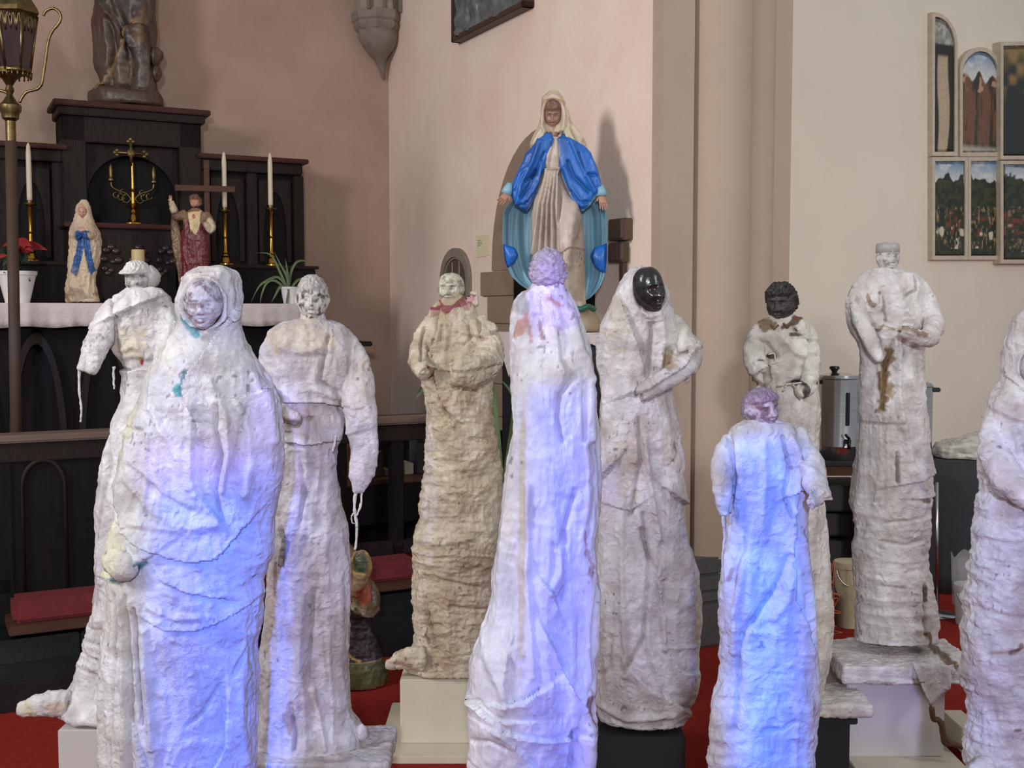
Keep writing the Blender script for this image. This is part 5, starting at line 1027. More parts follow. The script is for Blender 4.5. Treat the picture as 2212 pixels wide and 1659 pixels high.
drip(r, 'drip', Y, [(1569, 1100), (1568, 1112), (1570, 1122)], 3, M_plaster, -.06, 12)

# 9 --- tall figure on the slab, right
Y = 4.1
r = figure('plaster_figure', Y, 1925, 1400, 'tallest plaster figure with small headbanded grey head and brown gashes, on a wide slab')
me = robe(Y, [(578, 1904, 1932, .9), (586, 1890, 1950, .8), (590, 1866, 1974, .6), (600, 1852, 1986, .52), (620, 1842, 1998, .48), (652, 1832, 2006, .46), (680, 1832, 2014, .45), (711, 1842, 2010, .45), (735, 1852, 1996, .5), (765, 1862, 1990, .56), (795, 1862, 1992, .6), (858, 1858, 1995, .65), (922, 1860, 2001), (964, 1856, 2004), (1006, 1848, 2009), (1069, 1841, 2010), (1119, 1846, 2008), (1200, 1845, 2004), (1278, 1850, 2010), (1330, 1850, 2016), (1355, 1850, 2020), (1380, 1848, 2024)],
    tubes=[([(1862, 612, 0), (1846, 650, -.03), (1850, 700, -.07), (1866, 745, -.1), (1880, 775, -.12)], [14, 15, 16, 14, 9], .8), ([(1982, 612, 0), (2000, 655, -.02), (2002, 700, -.07), (1975, 728, -.14), (1940, 722, -.17), (1915, 712, -.17)], [14, 16, 17, 16, 13, 9], .8)],
    extra=add_slab(Y, 1790, 2072, 1405, 1436, -.2, .14), dr=.66, crumple=.0034, seed=91, grain=0.0018, gst=0.3, strokes=[('e', T('C', [(1050, 520), (960, 490), (880, 490)]), 3.5, 10, 20), ('g', T('C', [(1080, 230), (1080, 300), (1020, 330)]), 3, 7), ('r', T('C', [(960, 250), (1020, 400), (1090, 480)]), 8, 7), ('g', T('C', [(860, 480), (890, 560), (890, 640)]), 4, 9),
      ('g', T('C', [(830, 975), (980, 980)]), 3, 7), ('g', T('C', [(960, 560), (920, 680), (900, 900)]), 4, 8), ('r', T('C', [(990, 620), (980, 800), (1000, 960)]), 6, 8), ('g', T('C', [(970, 1120), (965, 1260)]), 3, 9), ('e', T('C', [(970, 1280), (1080, 1260), (1180, 1230)]), 3.5, 8, 20), ('e', T('C', [(1090, 1350), (1130, 1350), (1180, 1350)]), 3.5, 10, 20), ('r', T('C', [(1010, 1000), (1040, 1150), (1100, 1300)]), 7, 7),
      ('g', T('H', [(1210, 640), (1210, 900)]), 4, 10), ('r', T('H', [(1260, 600), (1290, 880)]), 7, 8), ('g', T('H', [(1000, 300), (1200, 280)]), 4, 5), ('g', T('H', [(980, 400), (1100, 420), (1200, 400)]), 4, 5), ('g', T('H', [(980, 640), (1100, 650)]), 4, 5), ('e', T('H', [(1440, 1090), (1150, 1080), (1000, 1080), (740, 1060)]), 3, 8, 20)],
    vfold=[(760, 1100, 18, .005, .15), (590, 740, 20, .003, .4)], hfold=[(1060, 1340, 20, .004, .35)],
    paint=[('l', T('C', [(945, 620), (920, 690), (900, 790), (905, 900)]), (128, 92, 44), .9, .8, 10), ('b', T('C', [(925, 800)])[0] + (12, 16), (150, 118, 70), .8, .8), ('l', T('C', [(880, 500), (910, 480), (1050, 525)]), (130, 100, 70), .8, .7, 4), ('l', T('C', [(840, 330), (850, 380), (890, 370), (890, 320)]), (130, 100, 72), .8, .8, 4), ('l', T('C', [(905, 330), (910, 400), (920, 460)]), (126, 96, 66), .7, .9, 5),
      ('l', T('C', [(965, 1120), (968, 1260)]), (136, 106, 56), .9, .4, 4), ('b', T('C', [(975, 945)])[0] + (4, 9), (136, 106, 66), .8), ('b', T('C', [(1125, 1365)])[0] + (14, 5), (110, 76, 50), .95, .3), ('b', T('C', [(780, 330)])[0] + (5, 16), (150, 120, 96), .6, 1), ('b', T('C', [(750, 370)])[0] + (8, 3), (150, 110, 80), .6),
      ('l', T('H', [(1225, 640), (1215, 720)]), (110, 80, 58), .9, .8, 5), ('l', T('H', [(1220, 900), (1240, 930), (1230, 970), (1290, 1010), (1370, 1050)]), (110, 78, 54), .9, .6, 6), ('b', T('H', [(1120, 1085)])[0] + (16, 6), (120, 96, 60), .9, .8), ('b', (1930, 1395, 60, 14), (216, 196, 186), .5), ('b', (1950, 1000, 40, 140), (206, 196, 198), .4)],
    col=(234, 230, 230), col2=(212, 204, 202))
to_child(me, 'robe', M_plaster, r)
to_child(head(Y, 1918, 556, 23, 34, yaw=8, pitch=0, col=(196, 192, 190), col2=(150, 142, 138), seed=29, eye=(110, 100, 96), brow=(130, 120, 116)), 'head', M_face, r)
bm = B(); c = at(1918, 540, Y) - r.location
lathe(bm, [(.034, -.012), (.041, -.010), (.0415, .012), (.038, .022), (.020, .026), (0, .027)], 24, (c.x, c.y + .002, c.z)); o = obj('headband', bm, M_face, [q for q in bpy.data.objects if q.parent == r and q.name.startswith('head')][0], True); set_tint(o.data, np.ones((len(o.data.vertices), 3)) * lin((168, 164, 162)))
bm = B()                                                      # rag hanging from the slab edge
P_ = [at(a, b, Y - .21) - r.location for a, b in T('H', [(1185, 1085), (1240, 1200), (1275, 1320), (1320, 1260), (1380, 1220), (1415, 1100)])]
for i in range(5):
    a, b = P_[0].lerp(P_[5], i / 5), P_[0].lerp(P_[5], (i + 1) / 5); q0, q1 = P_[min(i + 0, 4) if i else 0], P_[i + 1]
rings = []
for t in np.linspace(0, 1, 9):
    rg = []
    for i in range(13):
        s = i / 12; top = P_[0].lerp(P_[5], s); low = (P_[0] * max(0, 1 - 3 * s) + P_[2] * max(0, 1 - abs(3 * s - 1)) + P_[4] * max(0, 1 - abs(3 * s - 2.2)) + P_[5] * max(0, 3 * s - 2.2)); wsum = max(0, 1 - 3 * s) + max(0, 1 - abs(3 * s - 1)) + max(0, 1 - abs(3 * s - 2.2)) + max(0, 3 * s - 2.2)
        p = top.lerp(low / wsum, t); rg.append(p + Vector((0, -.008 * math.sin(s * 17 + t * 2) - .012 * t, 0)))
    rings.append(rg)
loft(bm, rings, cap=False, closed=False); o = obj('hanging_rag', bm, M_plaster, r, True); set_tint(o.data, np.ones((len(o.data.vertices), 3)) * lin((222, 216, 218))); sm = o.modifiers.new('s', 'SOLIDIFY'); sm.thickness = .004
for q in ([(1290, 1330), (1300, 1390), (1330, 1400), (1350, 1450), (1360, 1520), (1410, 1530), (1470, 1550)], [(1345, 1405), (1350, 1470), (1380, 1520)]):
    bm = B(); tube(bm, smooth_path([at(a, b, Y - .23) - r.location for a, b in T('H', q)], 5), .010, 8); obj('brown_rope', bm, M_string, r, True)

# 10 --- hooded figure cut by the right edge
Y = 3.0
r = figure('plaster_figure', Y, 2230, 1760, 'hooded plaster figure cut off by the right edge of the picture, foot pointing left')
me = robe(Y, [(668, 2214, 2262, .9), (676, 2200, 2276, .9), (698, 2188, 2290, .95), (740, 2173, 2300, .9), (795, 2170, 2304, .85), (825, 2164, 2308, .7), (858, 2143, 2330, .6), (880, 2136, 2338, .55), (922, 2130, 2344, .55), (964, 2124, 2350, .55), (1006, 2120, 2354, .55), (1049, 2124, 2354, .55), (1112, 2115, 2358, .55), (1175, 2106, 2362, .55), (1238, 2100, 2366, .55), (1318, 2086, 2370), (1397, 2078, 2376), (1437, 2078, 2376), (1477, 2082, 2376), (1536, 2094, 2376), (1596, 2096, 2376), (1660, 2090, 2380), (1760, 2080, 2390)],
    tubes=[([(2120, 1650, -.05), (2070, 1655, -.1), (2010, 1668, -.12), (1972, 1672, -.12)], [30, 24, 16, 10], .6), ([(2150, 900, 0), (2140, 980, -.04), (2150, 1040, -.1), (2200, 1060, -.15)], [24, 28, 28, 22], .8)],
    dr=.56, crumple=.0045, seed=101, grain=0.002, gst=2, recess=[(2222, 790, 32, 43, .006)], strokes=[('e', T('H', [(1792, 690), (1700, 700), (1600, 640)]), 5, 8), ('g', T('H', [(1500, 760), (1650, 790), (1792, 780)]), 5, 7), ('g', T('H', [(1550, 1000), (1700, 960), (1792, 900)]), 5, 7), ('r', T('C', [(1560, 1000), (1600, 1150), (1580, 1400)]), 8, 9), ('g', T('C', [(1600, 1080), (1640, 1300), (1600, 1500)]), 5, 10), ('r', T('C', [(1500, 900), (1560, 940), (1659, 960)]), 7, 7), ('e', T('C', [(1560, 740), (1600, 800), (1659, 860)]), 4, 9)],
    hfold=[(1080, 1700, 17, .006, .35)], vfold=[(850, 1100, 18, .005, .3)],
    paint=[('b', (2180, 880, 16, 26), (196, 176, 160), .6), ('b', (2190, 1350, 60, 60), (210, 196, 186), .4), ('l', T('H', [(1640, 975), (1670, 960), (1690, 930)]), (110, 80, 66), .8, .5, 4)],
    col=(228, 226, 234), col2=(210, 202, 200))
to_child(me, 'robe', M_plaster, r)
to_child(head(Y, 2217, 792, 38, 48, yaw=-18, dy=-.075, col=(196, 194, 206), col2=(150, 140, 150), ears=False, seed=31, depth=.85), 'face', M_face, r)

# ------------------------------------------------------------------ large statue in a blue cloak
Y0 = 5.6; ppm = Y0 / F; zM = at(1250, 716, Y0).z
r = empty('madonna_statue', (at(1200, 700, Y0).x, Y0, zM), 0, 'large painted statue of a woman in bright blue cloak and cream veil, arms spread', 'statue')
MT = lambda p: T('M', p)
dress = robe(Y0, [(300, 1178, 1214, .8), (321, 1166, 1220, .7), (343, 1166, 1222, .7), (362, 1174, 1208, .9), (370, 1174, 1209, .9), (400, 1164, 1216, .85), (431, 1154, 1231, .8), (462, 1148, 1254, .7), (490, 1147, 1258, .65), (525, 1148, 1260, .6), (587, 1149, 1262, .6), (625, 1156, 1263, .6), (655, 1200, 1264, .7), (668, 1205, 1266, .8)],
    dr=.8, voxel=.005, crumple=.0015, cf=14, fine=.0003, seed=160, front=-.05, vfold=[(372, 640, 0, 0, 0)],
    strokes=[('e', MT([(570, 590), (520, 600), (465, 595)]), 2, 7, 6)] + [('r', MT([(x0, 610), (x1, 850), (x2, 1180)]), 3.0, 12) for x0, x1, x2 in ((485, 430, 390), (500, 455, 430), (515, 480, 470), (532, 510, 515), (548, 540, 560))] + [('g', MT([(x0, 620), (x1, 850), (x2, 1180)]), 2.4, 9) for x0, x1, x2 in ((492, 442, 410), (508, 468, 450), (524, 495, 492), (540, 525, 536))] +
      [('g', MT([(560, 640), (570, 820), (545, 1000), (560, 1150)]), 4, 10), ('r', MT([(660, 850), (640, 1000), (620, 1150), (600, 1250)]), 12, 14), ('g', MT([(720, 960), (700, 1060), (660, 1110)]), 4, 7), ('e', MT([(570, 1180), (620, 1140), (720, 1150)]), 3, 6), ('r', MT([(540, 400), (545, 480), (550, 580)]), 3, 5), ('g', MT([(525, 400), (510, 500), (490, 590)]), 3, 5)],
    paint=[('b', (1245, 560, 22, 110), (150, 134, 116), .8, .2)], col=(190, 174, 162), col2=(170, 152, 138))
to_child(dress, 'dress', M_paint, r)
# cloak back, a shallow open shell with pale blue lining inside and bright blue outside
bm = B(); rings = []
CR = [(430, 1112, 1288, .30), (450, 1094, 1303, .34), (462, 1088, 1307, .34), (493, 1086, 1309, .34), (528, 1086, 1309, .34), (552, 1089, 1309, .33), (572, 1094, 1308, .32), (597, 1105, 1304, .3), (616, 1124, 1296, .28), (631, 1148, 1286, .25), (643, 1170, 1275, .22), (650, 1200, 1262, .2)]
ysm = np.interp(np.linspace(0, 1, 40), np.linspace(0, 1, len(CR)), [c[0] for c in CR])
for py in ysm:
    xl = np.interp(py, [c[0] for c in CR], [c[1] for c in CR]); xr = np.interp(py, [c[0] for c in CR], [c[2] for c in CR]); dd = np.interp(py, [c[0] for c in CR], [c[3] for c in CR])
    a = at((xl + xr) / 2, py, Y0); hw = (xr - xl) / 2 * ppm
    rg = []
    for t in np.linspace(math.pi * 1.0, 0, 60):
        w_ = .010 * math.sin(t * 13 + py * .01) + .006 * math.sin(t * 29) ; rg.append((a.x + hw * math.cos(t), Y0 - .03 + hw * dd * 1.6 * math.sin(t) ** .7 + w_ - .02, a.z))
    rings.append(rg)
loft(bm, rings, cap=False, closed=False)
o = obj('cloak_back', bm, [mat('pale_blue_lining', (130, 172, 192), .45, noise=.12, nscale=5), mat('bright_blue_paint', (32, 100, 186), .4, noise=.15, nscale=9)], r, True)
me = o.data; cc = np.array([p.center for p in me.polygons])
wx = cc[:, 0]; wz = cc[:, 2]
for v in me.vertices: pass
def shift(o): 
    for v in o.data.vertices: v.co -= r.location
shift(o)
conv = lambda pts: [(at(p[0], p[1], Y0).x, at(p[0], p[1], Y0).z) for p in pts]
# turned-back corners of the cloak in bright blue: real flaps
for nm, q in (('turned_hem', [(182, 1108), (262, 1135), (285, 1185), (262, 1235), (212, 1275), (196, 1230)]), ('turned_hem', [(890, 1105), (805, 1135), (780, 1185), (812, 1262), (850, 1300), (888, 1310)])):
    bm = B(); P_ = [at(a, b, Y0) - r.location for a, b in MT(q)]; c = sum(P_, Vector()) / len(P_)
    n_ = len(P_); vs = [bm.verts.new(p + Vector((0, -.035, 0))) for p in P_]; cv = bm.verts.new(c + Vector((0, -.06, 0)))
    for i in range(n_): bm.faces.new((vs[i], vs[(i + 1) % n_], cv))
    bmesh.ops.subdivide_edges(bm, edges=bm.edges[:], cuts=2, use_grid_fill=True)
    o = obj(nm, bm, MATS['bright_blue_paint'], r, True); sm = o.modifiers.new('s', 'SOLIDIFY'); sm.thickness = .012
# upper cloak: two draped sleeves
BLUE, BLUE2 = (34, 104, 192), (26, 82, 160)
for side in (0, 1):
    if side == 0:
        poly = [(535, 368), (470, 365), (425, 390), (400, 455), (350, 460), (325, 535), (290, 600), (255, 680), (225, 745), (235, 790), (265, 840), (300, 878), (345, 888), (375, 850), (395, 800), (425, 710), (455, 620), (480, 545), (505, 470), (530, 400)]
        st = [('r', MT([(430, 420), (380, 560), (300, 720), (280, 840)]), 4, 12), ('g', MT([(400, 620), (360, 720), (300, 800)]), 4, 10), ('r', MT([(440, 560), (420, 680), (350, 820)]), 3, 9), ('g', MT([(460, 500), (400, 640), (330, 690)]), 3, 9), ('r', MT([(340, 600), (300, 640), (260, 740)]), 3, 8), ('g', MT([(380, 780), (330, 850), (290, 850)]), 3, 8)]
        dy = -.02
    else:
        poly = [(538, 368), (600, 355), (650, 365), (665, 420), (765, 458), (790, 530), (825, 600), (848, 700), (856, 760), (820, 770), (795, 820), (760, 870), (720, 892), (690, 880), (650, 820), (625, 760), (600, 700), (575, 630), (555, 540), (542, 440)]
        st = [('r', MT([(640, 420), (700, 560), (760, 680), (800, 760)]), 4, 12), ('g', MT([(620, 560), (660, 660), (760, 760)]), 4, 10), ('r', MT([(600, 600), (640, 720), (720, 850)]), 4, 10), ('g', MT([(690, 500), (740, 640), (820, 650)]), 3, 9), ('r', MT([(780, 540), (820, 680), (840, 740)]), 3, 8), ('g', MT([(640, 760), (700, 830), (760, 830)]), 3, 8)]
        dy = -.02
    P2 = MT(poly); ys_ = sorted(set(np.linspace(min(p[1] for p in P2) + .5, max(p[1] for p in P2) - .5, 44)))
    rows_ = []
    for y in ys_:
        xs = []
        for (xa, ya), (xb, yb_) in zip(P2, P2[1:] + P2[:1]):
            if (ya > y) != (yb_ > y): xs.append(xa + (xb - xa) * (y - ya) / (yb_ - ya))
        rows_.append((y, min(xs), max(xs)))
    def bld(bm, ppm): pass
    me = robe(Y0, [(a, b_, c_, max(.35, min(1.2, 24 / (c_ - b_ + 4)))) for a, b_, c_ in rows_], voxel=.0045, crumple=.0015, cf=14, fine=.0003, seed=170 + side, front=-.075, strokes=st, col=BLUE, col2=BLUE2,
              paint=[('l', MT([(225, 745), (235, 800), (265, 850)] if side == 0 else [(856, 762), (815, 775), (790, 825), (750, 880), (700, 890)]), (130, 176, 196), 1, .1, 2.5), ('l', MT([(530, 380), (505, 480), (455, 630), (395, 810), (345, 888)] if side == 0 else [(540, 380), (548, 500), (575, 630), (650, 815)]), (150, 160, 170), .8, .1, 1.2)])
    to_child(me, 'cloak_sleeve', M_paint, r)
# veil
me = robe(Y0, [(199, 1186, 1204, 1.1), (204, 1178, 1212, 1.1), (211, 1172, 1216, 1.1), (233, 1169, 1221, 1.05), (258, 1168, 1230, .9), (274, 1163, 1240, .8), (290, 1154, 1254, .65), (305, 1147, 1263, .55), (318, 1142, 1267, .5), (326, 1148, 1268, .5)],
    dr=.6, voxel=.0045, crumple=.001, fine=.0003, seed=180, front=-.02, recess=[(1194, 262, 20, 42, .04)], strokes=[('r', MT([(470, 300), (430, 360), (390, 430)]), 4, 7), ('r', MT([(610, 200), (640, 300), (720, 400)]), 4, 8), ('g', MT([(630, 260), (650, 340), (690, 420)]), 3, 6), ('r', MT([(445, 140), (525, 125), (600, 145)]), 2, 5)],
    paint=[('l', MT([(450, 155), (525, 140), (595, 158)]), (196, 160, 134), .9, .1, 5), ('p', MT([(440, 250), (620, 250), (600, 370), (540, 380), (460, 370)]), (176, 132, 112), .0)], col=(204, 188, 162), col2=(188, 172, 146))
V, Nn = getVN(me)
# open the veil over the chest
c = at(1196, 318, Y0); m = (V[:, 2] < at(1196, 290, Y0).z) & (np.abs(V[:, 0] - c.x) < 26 * ppm * (0.5 + (at(1196, 280, Y0).z - V[:, 2]) / (50 * ppm))) & (V[:, 1] < Y0); V[m, 1] += .05; setV(me, V)
to_child(me, 'veil', M_paint, r)
bm = B(); lathe(bm, [(.020, -.05), (.022, .0), (.026, .06)], 16); o = obj('neck', bm, M_paint, r, True); o.location = at(1195, 290, Y0) - r.location + Vector((0, -.03, 0)); set_tint(o.data, np.ones((len(o.data.vertices), 3)) * lin((176, 136, 116)))
to_child(head(Y0, 1194, 252, 18, 30, yaw=-6, pitch=20, dy=-.035, hair='long', haircol=(110, 78, 64), col=(150, 112, 98), col2=(136, 100, 88), ears=False, seed=33, rough=.0002, eye=(80, 56, 50), lip=(130, 76, 70), brow=(90, 62, 52), n=90), 'head', M_paint, r)
for (px, py, ang, m_, t) in ((1099, 420, -140, 1, 20), (1296, 424, 172, -1, 15)):
    hand(r, Y0, px, py, -.09, 38, ang, M_paint, (176, 130, 108), m_, t)
    bm = B(); c = at(px + (3 if px < 1200 else -2), py - 6, Y0); tube(bm, [Vector((c.x, Y0 - .085, c.z + .030)) - r.location, Vector((c.x - (.010 if px < 1200 else -.004), Y0 - .088, c.z + .004)) - r.location, Vector((c.x - (.020 if px < 1200 else -.006), Y0 - .09, c.z - .020)) - r.location], [.014, .022, .027], 16); o = obj('cuff', bm, MATS['pale_blue_lining'], r, True)
bm = B(); pts = [at(1232, 664, Y0) + Vector((0, -.13, 0)) - r.location, at(1250, 668, Y0) + Vector((0, -.15, 0)) - r.location, at(1266, 664, Y0) + Vector((0, -.13, .004)) - r.location, at(1280, 668, Y0) + Vector((0, -.09, 0)) - r.location]
tube(bm, smooth_path(pts, 5), .014, 10); o = obj('snake', bm, mat('green_paint', (34, 92, 74), .4), r, True)
bm = B(); lathe(bm, [(.17, 0), (.175, .02), (.165, .06), (.14, .10), (.10, .118), (0, .12)], 26); o = obj('rock_base', bm, M_paint, r, True); o.scale = (1, .75, 1); o.location = (at(1222, 700, Y0).x - r.location.x, 0, .001); set_tint(o.data, np.ones((len(o.data.vertices), 3)) * lin((156, 138, 112)))
# stand with a white cloth
sx0, sx1 = at(1102, 720, Y0).x, at(1298, 720, Y0).x
root = empty('statue_stand', ((sx0 + sx1) / 2, Y0, 0), TH * .5, 'black stand behind the centre figures carrying the blue-cloaked statue', 'stand'); hw = (sx1 - sx0) / 2
bm = B(); box(bm, -hw, hw, -.2, .2, 0, zM - .03); obj('body', bm, M_pedb, root, bevel=.006)
bm = B(); box(bm, -hw - .01, hw + .01, -.21, .21, zM - .03, zM - .008); obj('top_board', bm, M_oak, root, bevel=.003)
root = empty('stand_cloth', ((sx0 + sx1) / 2, Y0, zM - .006), TH * .5, 'white cloth over the statue stand with a pointed corner hanging at the left', 'cloth')
bm = B(); rg = []
for t in np.linspace(0, 1, 14):
    rg.append([(-hw - .014 + (hw * 2 + .028) * s, -.222 - .004 * math.sin(s * 22), -t * (.05 + .17 * max(0, 1 - s * 3.2) + .06 * max(0, s * 4 - 3))) for s in np.linspace(0, 1, 60)])
loft(bm, rg, cap=False, closed=False); box(bm, -hw - .014, hw + .014, -.222, .22, -.001, .003)
rg = []
for t in np.linspace(0, 1, 12): rg.append([(-hw - .016 - .05 * t * (1 - s), -.222 + .44 * s, -t * (.20 - .15 * s)) for s in np.linspace(0, 1, 20)])
loft(bm, rg, cap=False, closed=False); o = obj('cloth', bm, M_linen, root, 'auto')

# leaves of a low plant between the figures
Y0 = 4.9; b = at(1082, 1000, Y0)
root = empty('potted_lily', (b.x, Y0, 0), 0, 'potted plant with long arching leaves showing between the silver-faced and the turned-away figures', 'plant')
pot(root, .09, .12, .28, mat('brown_ceramic', (86, 60, 46), .5)); P = lambda px, py, d=0: Vector(((at(px, py, Y0).x - b.x), d, at(px, py, Y0).z))
for q in ([(1085, 1060), (1075, 940), (1062, 830), (1040, 800), (1020, 830)], [(1085, 1060), (1110, 900), (1106, 850), (1076, 815)], [(1085, 1060), (1000, 900), (930, 830), (905, 850), (900, 862)], [(1085, 1060), (1120, 960), (1150, 900), (1180, 920)]):
    bm = B(); leaf_blade(bm, [P(a, c_) for a, c_ in q], .012); obj('leaf', bm, M_green, root, True)

# ------------------------------------------------------------------ painted folding panels on the right wall (generic landscapes)
vP = 2.07
def painting(nm, root, o_uv, poly_px, sty, seed, protr=.0):
    """frame + painted board cut to an outline"""
    pu_ = [onv(a, b, vP + protr) for a, b in poly_px]; pts = [(u - o_uv[0], z - o_uv[1]) for u, z in pu_]
    c = (sum(p[0] for p in pts) / len(pts), sum(p[1] for p in pts) / len(pts)); xs = [p[0] for p in pts]; zs_ = [p[1] for p in pts]; w, h = max(xs) - min(xs), max(zs_) - min(zs_)
    mx_, mz_ = (max(xs) + min(xs)) / 2, (max(zs_) + min(zs_)) / 2; g = .030
    inner = [(mx_ + (x - mx_) * (1 - 2 * g / w), mz_ + (z - mz_) * (1 - 2 * g / h)) for x, z in pts]
    y0, y1 = -.045 - protr, 0
    bm = B(); n = len(pts); A_ = [[bm.verts.new((x, y, z)) for x, z in Pq] for Pq, y in ((pts, y1), (pts, y0), (inner, y0), (inner, y0 + .012))]
    for a, b_ in zip(A_, A_[1:]):
        for i in range(n): bm.faces.new((a[i], a[(i + 1) % n], b_[(i + 1) % n], b_[i]))
    obj(nm + '_frame', bm, mat('grey_gilt_frame', (196, 182, 162), .5, noise=.12, nscale=20), root)
    nx, nz = 60, 120; x0, x1 = min(p[0] for p in inner), max(p[0] for p in inner); z0, z1 = min(p[1] for p in inner), max(p[1] for p in inner)
    S, Tt = np.meshgrid(np.linspace(0, 1, nx), np.linspace(0, 1, nz)); S = S.ravel(); Tt = Tt.ravel(); X = x0 + (x1 - x0) * S; Z = z0 + (z1 - z0) * Tt
    Pn = np.stack([X, X * 0 + seed, Z], 1); C_ = np.zeros((len(X), 3)); L_ = lambda a, b_, t: a * (1 - t[:, None]) + b_ * t[:, None]
    cloud = sst(fbm(Pn * np.array([9, 1, 22]), seed, 3), -.2, .8)
    sky = L_(L_(lin((206, 208, 206)) * np.ones((len(X), 3)), lin((120, 150, 178)) * np.ones((len(X), 3)), sst(Tt, .75, 1)), lin((220, 222, 220)) * np.ones((len(X), 3)), cloud * .6)
    if sty == 'land':
        hz = .80 + .035 * vn(Pn * np.array([14, 1, 0]), seed + 3) + .03 * vn(Pn * np.array([40, 1, 0]), seed + 4)
        hills = L_(lin((38, 46, 34)) * np.ones((len(X), 3)), lin((66, 64, 44)) * np.ones((len(X), 3)), sst(fbm(Pn * 30, seed + 5, 3), -.5, .8))
        crowd = L_(hills, lin((150, 126, 96)) * np.ones((len(X), 3)), sst(fbm(Pn * np.array([70, 1, 34]), seed + 6, 2), .3, .9) * (Tt < .52) * (Tt > .08))
        crowd = L_(crowd, lin((128, 52, 38)) * np.ones((len(X), 3)), sst(vn(Pn * np.array([34, 1, 22]), seed + 7), .45, .7) * (Tt < .46) * (Tt > .2))
        crowd = L_(crowd, lin((206, 198, 178)) * np.ones((len(X), 3)), sst(fbm(Pn * np.array([20, 1, 14]), seed + 8, 2), .55, .8) * (Tt < .34) * (Tt > .08))
        C_ = L_(crowd, sky, sst(Tt - hz, 0, .015))
    elif sty == 'arch':
        hz = .74 + .06 * np.sin(S * 17) * np.exp(-((S - .5) / .4) ** 2)
        g1 = L_(lin((120, 84, 66)) * np.ones((len(X), 3)), lin((60, 56, 46)) * np.ones((len(X), 3)), sst(fbm(Pn * np.array([26, 1, 6]), seed + 5, 3), -.4, .6))
        g1 = L_(g1, lin((190, 150, 128)) * np.ones((len(X), 3)), sst(fbm(Pn * np.array([22, 1, 20]), seed + 6, 2), .1, .5) * (Tt > .6))
        g1 = L_(g1, lin((176, 170, 156)) * np.ones((len(X), 3)), sst(.1 - Tt, 0, .06)); C_ = L_(g1, sky, sst(Tt - hz, 0, .02))
    elif sty == 'slim':
        C_ = lin((46, 44, 40)) * np.ones((len(X), 3)); q = np.abs(S - .48 - .06 * np.sin(Tt * 7)) / (.30 * (1 - .35 * np.abs(Tt - .42) * 1.4)); body = (1 - sst(q, .7, 1)) * (1 - sst(Tt, .70, .74)) 
        C_ = L_(C_, lin((190, 168, 142)) * np.ones((len(X), 3)), body * .95); C_ = L_(C_, lin((180, 178, 170)) * np.ones((len(X), 3)), sst(Tt, .80, .82) * (.55 + .45 * sst(fbm(Pn * 40, seed, 2), -.3, .4)))
    else:
        C_ = L_(lin((44, 50, 46)) * np.ones((len(X), 3)), lin((150, 122, 78)) * np.ones((len(X), 3)), sst(Tt + .2 * vn(Pn * 12, seed), .6, .9)); C_ = L_(C_, lin((120, 140, 156)) * np.ones((len(X), 3)), sst(Tt - .4 * S, .9, .95))
    C_ = C_ * (1 + .12 * fbm(Pn * 90, seed + 9, 2))[:, None]
    ins = inpoly(X, Z, inner)
    # clamp outside points to the outline's bounding column so the board follows the arch
    ctr = np.array([mx_, z0 + (z1 - z0) * .4]); PX, PZ = X.copy(), Z.copy()
    out = ~ins
    for _ in range(14):
        PX[out] += (ctr[0] - PX[out]) * .06; PZ[out] += (ctr[1] - PZ[out]) * .06; out = out & ~inpoly(PX, PZ, inner)
    vs = np.stack([PX, np.full(len(PX), y0 + .010), PZ], 1).tolist(); idx = np.arange(nx * nz).reshape(nz, nx)
    fc = np.stack([idx[:-1, :-1], idx[:-1, 1:], idx[1:, 1:], idx[1:, :-1]], -1).reshape(-1, 4).tolist()
    me = bpy.data.meshes.new(nm); me.from_pydata(vs, [], fc); me.update(); set_tint(me, np.clip(C_, 0, 1)); link(nm, me, mat('old_painting', (255, 255, 255), .45, attr='tint', noise=.02), root)
u_, z_ = onv(2020, 565, vP)
root = cemp('panel_altarpiece', u_, 2.0, z_, 'many-panelled painted altarpiece with grey frames on the right wall', 'painting'); ouv = (u_, z_)
def rect(a, b, c, d): return [(a, d), (a, b), (c, b), (c, d)]
def arch_top(x0, x1, ys, yt, yb, q=1.0): return [(x0, yb), (x0, ys)] + [((x0 + x1) / 2 - (x1 - x0) / 2 * math.cos(t), ys - (ys - yt) * math.sin(t)) for t in np.linspace(.1, math.pi - .1, 14)] + [(x1, ys), (x1, yb)]
painting('left_panel', root, ouv, [(2020, 336), (2020, 24)] + [(2020 + 55 * math.sin(t), 95 - 71 * math.cos(t)) for t in np.linspace(.12, math.pi / 2, 12)] + [(2075, 336)], 'slim', 3)
painting('arched_panel', root, ouv, arch_top(2080, 2168, 150, 100, 337), 'arch', 5)
painting('tall_panel', root, ouv, rect(2168, 88, 2262, 344), 'dark', 7, .03)
painting('lower_panel', root, ouv, rect(2020, 338, 2097, 561), 'land', 11); painting('lower_panel', root, ouv, rect(2098, 338, 2167, 561), 'land', 14)
painting('wide_panel', root, ouv, rect(2168, 346, 2420, 569), 'land', 17, .03)

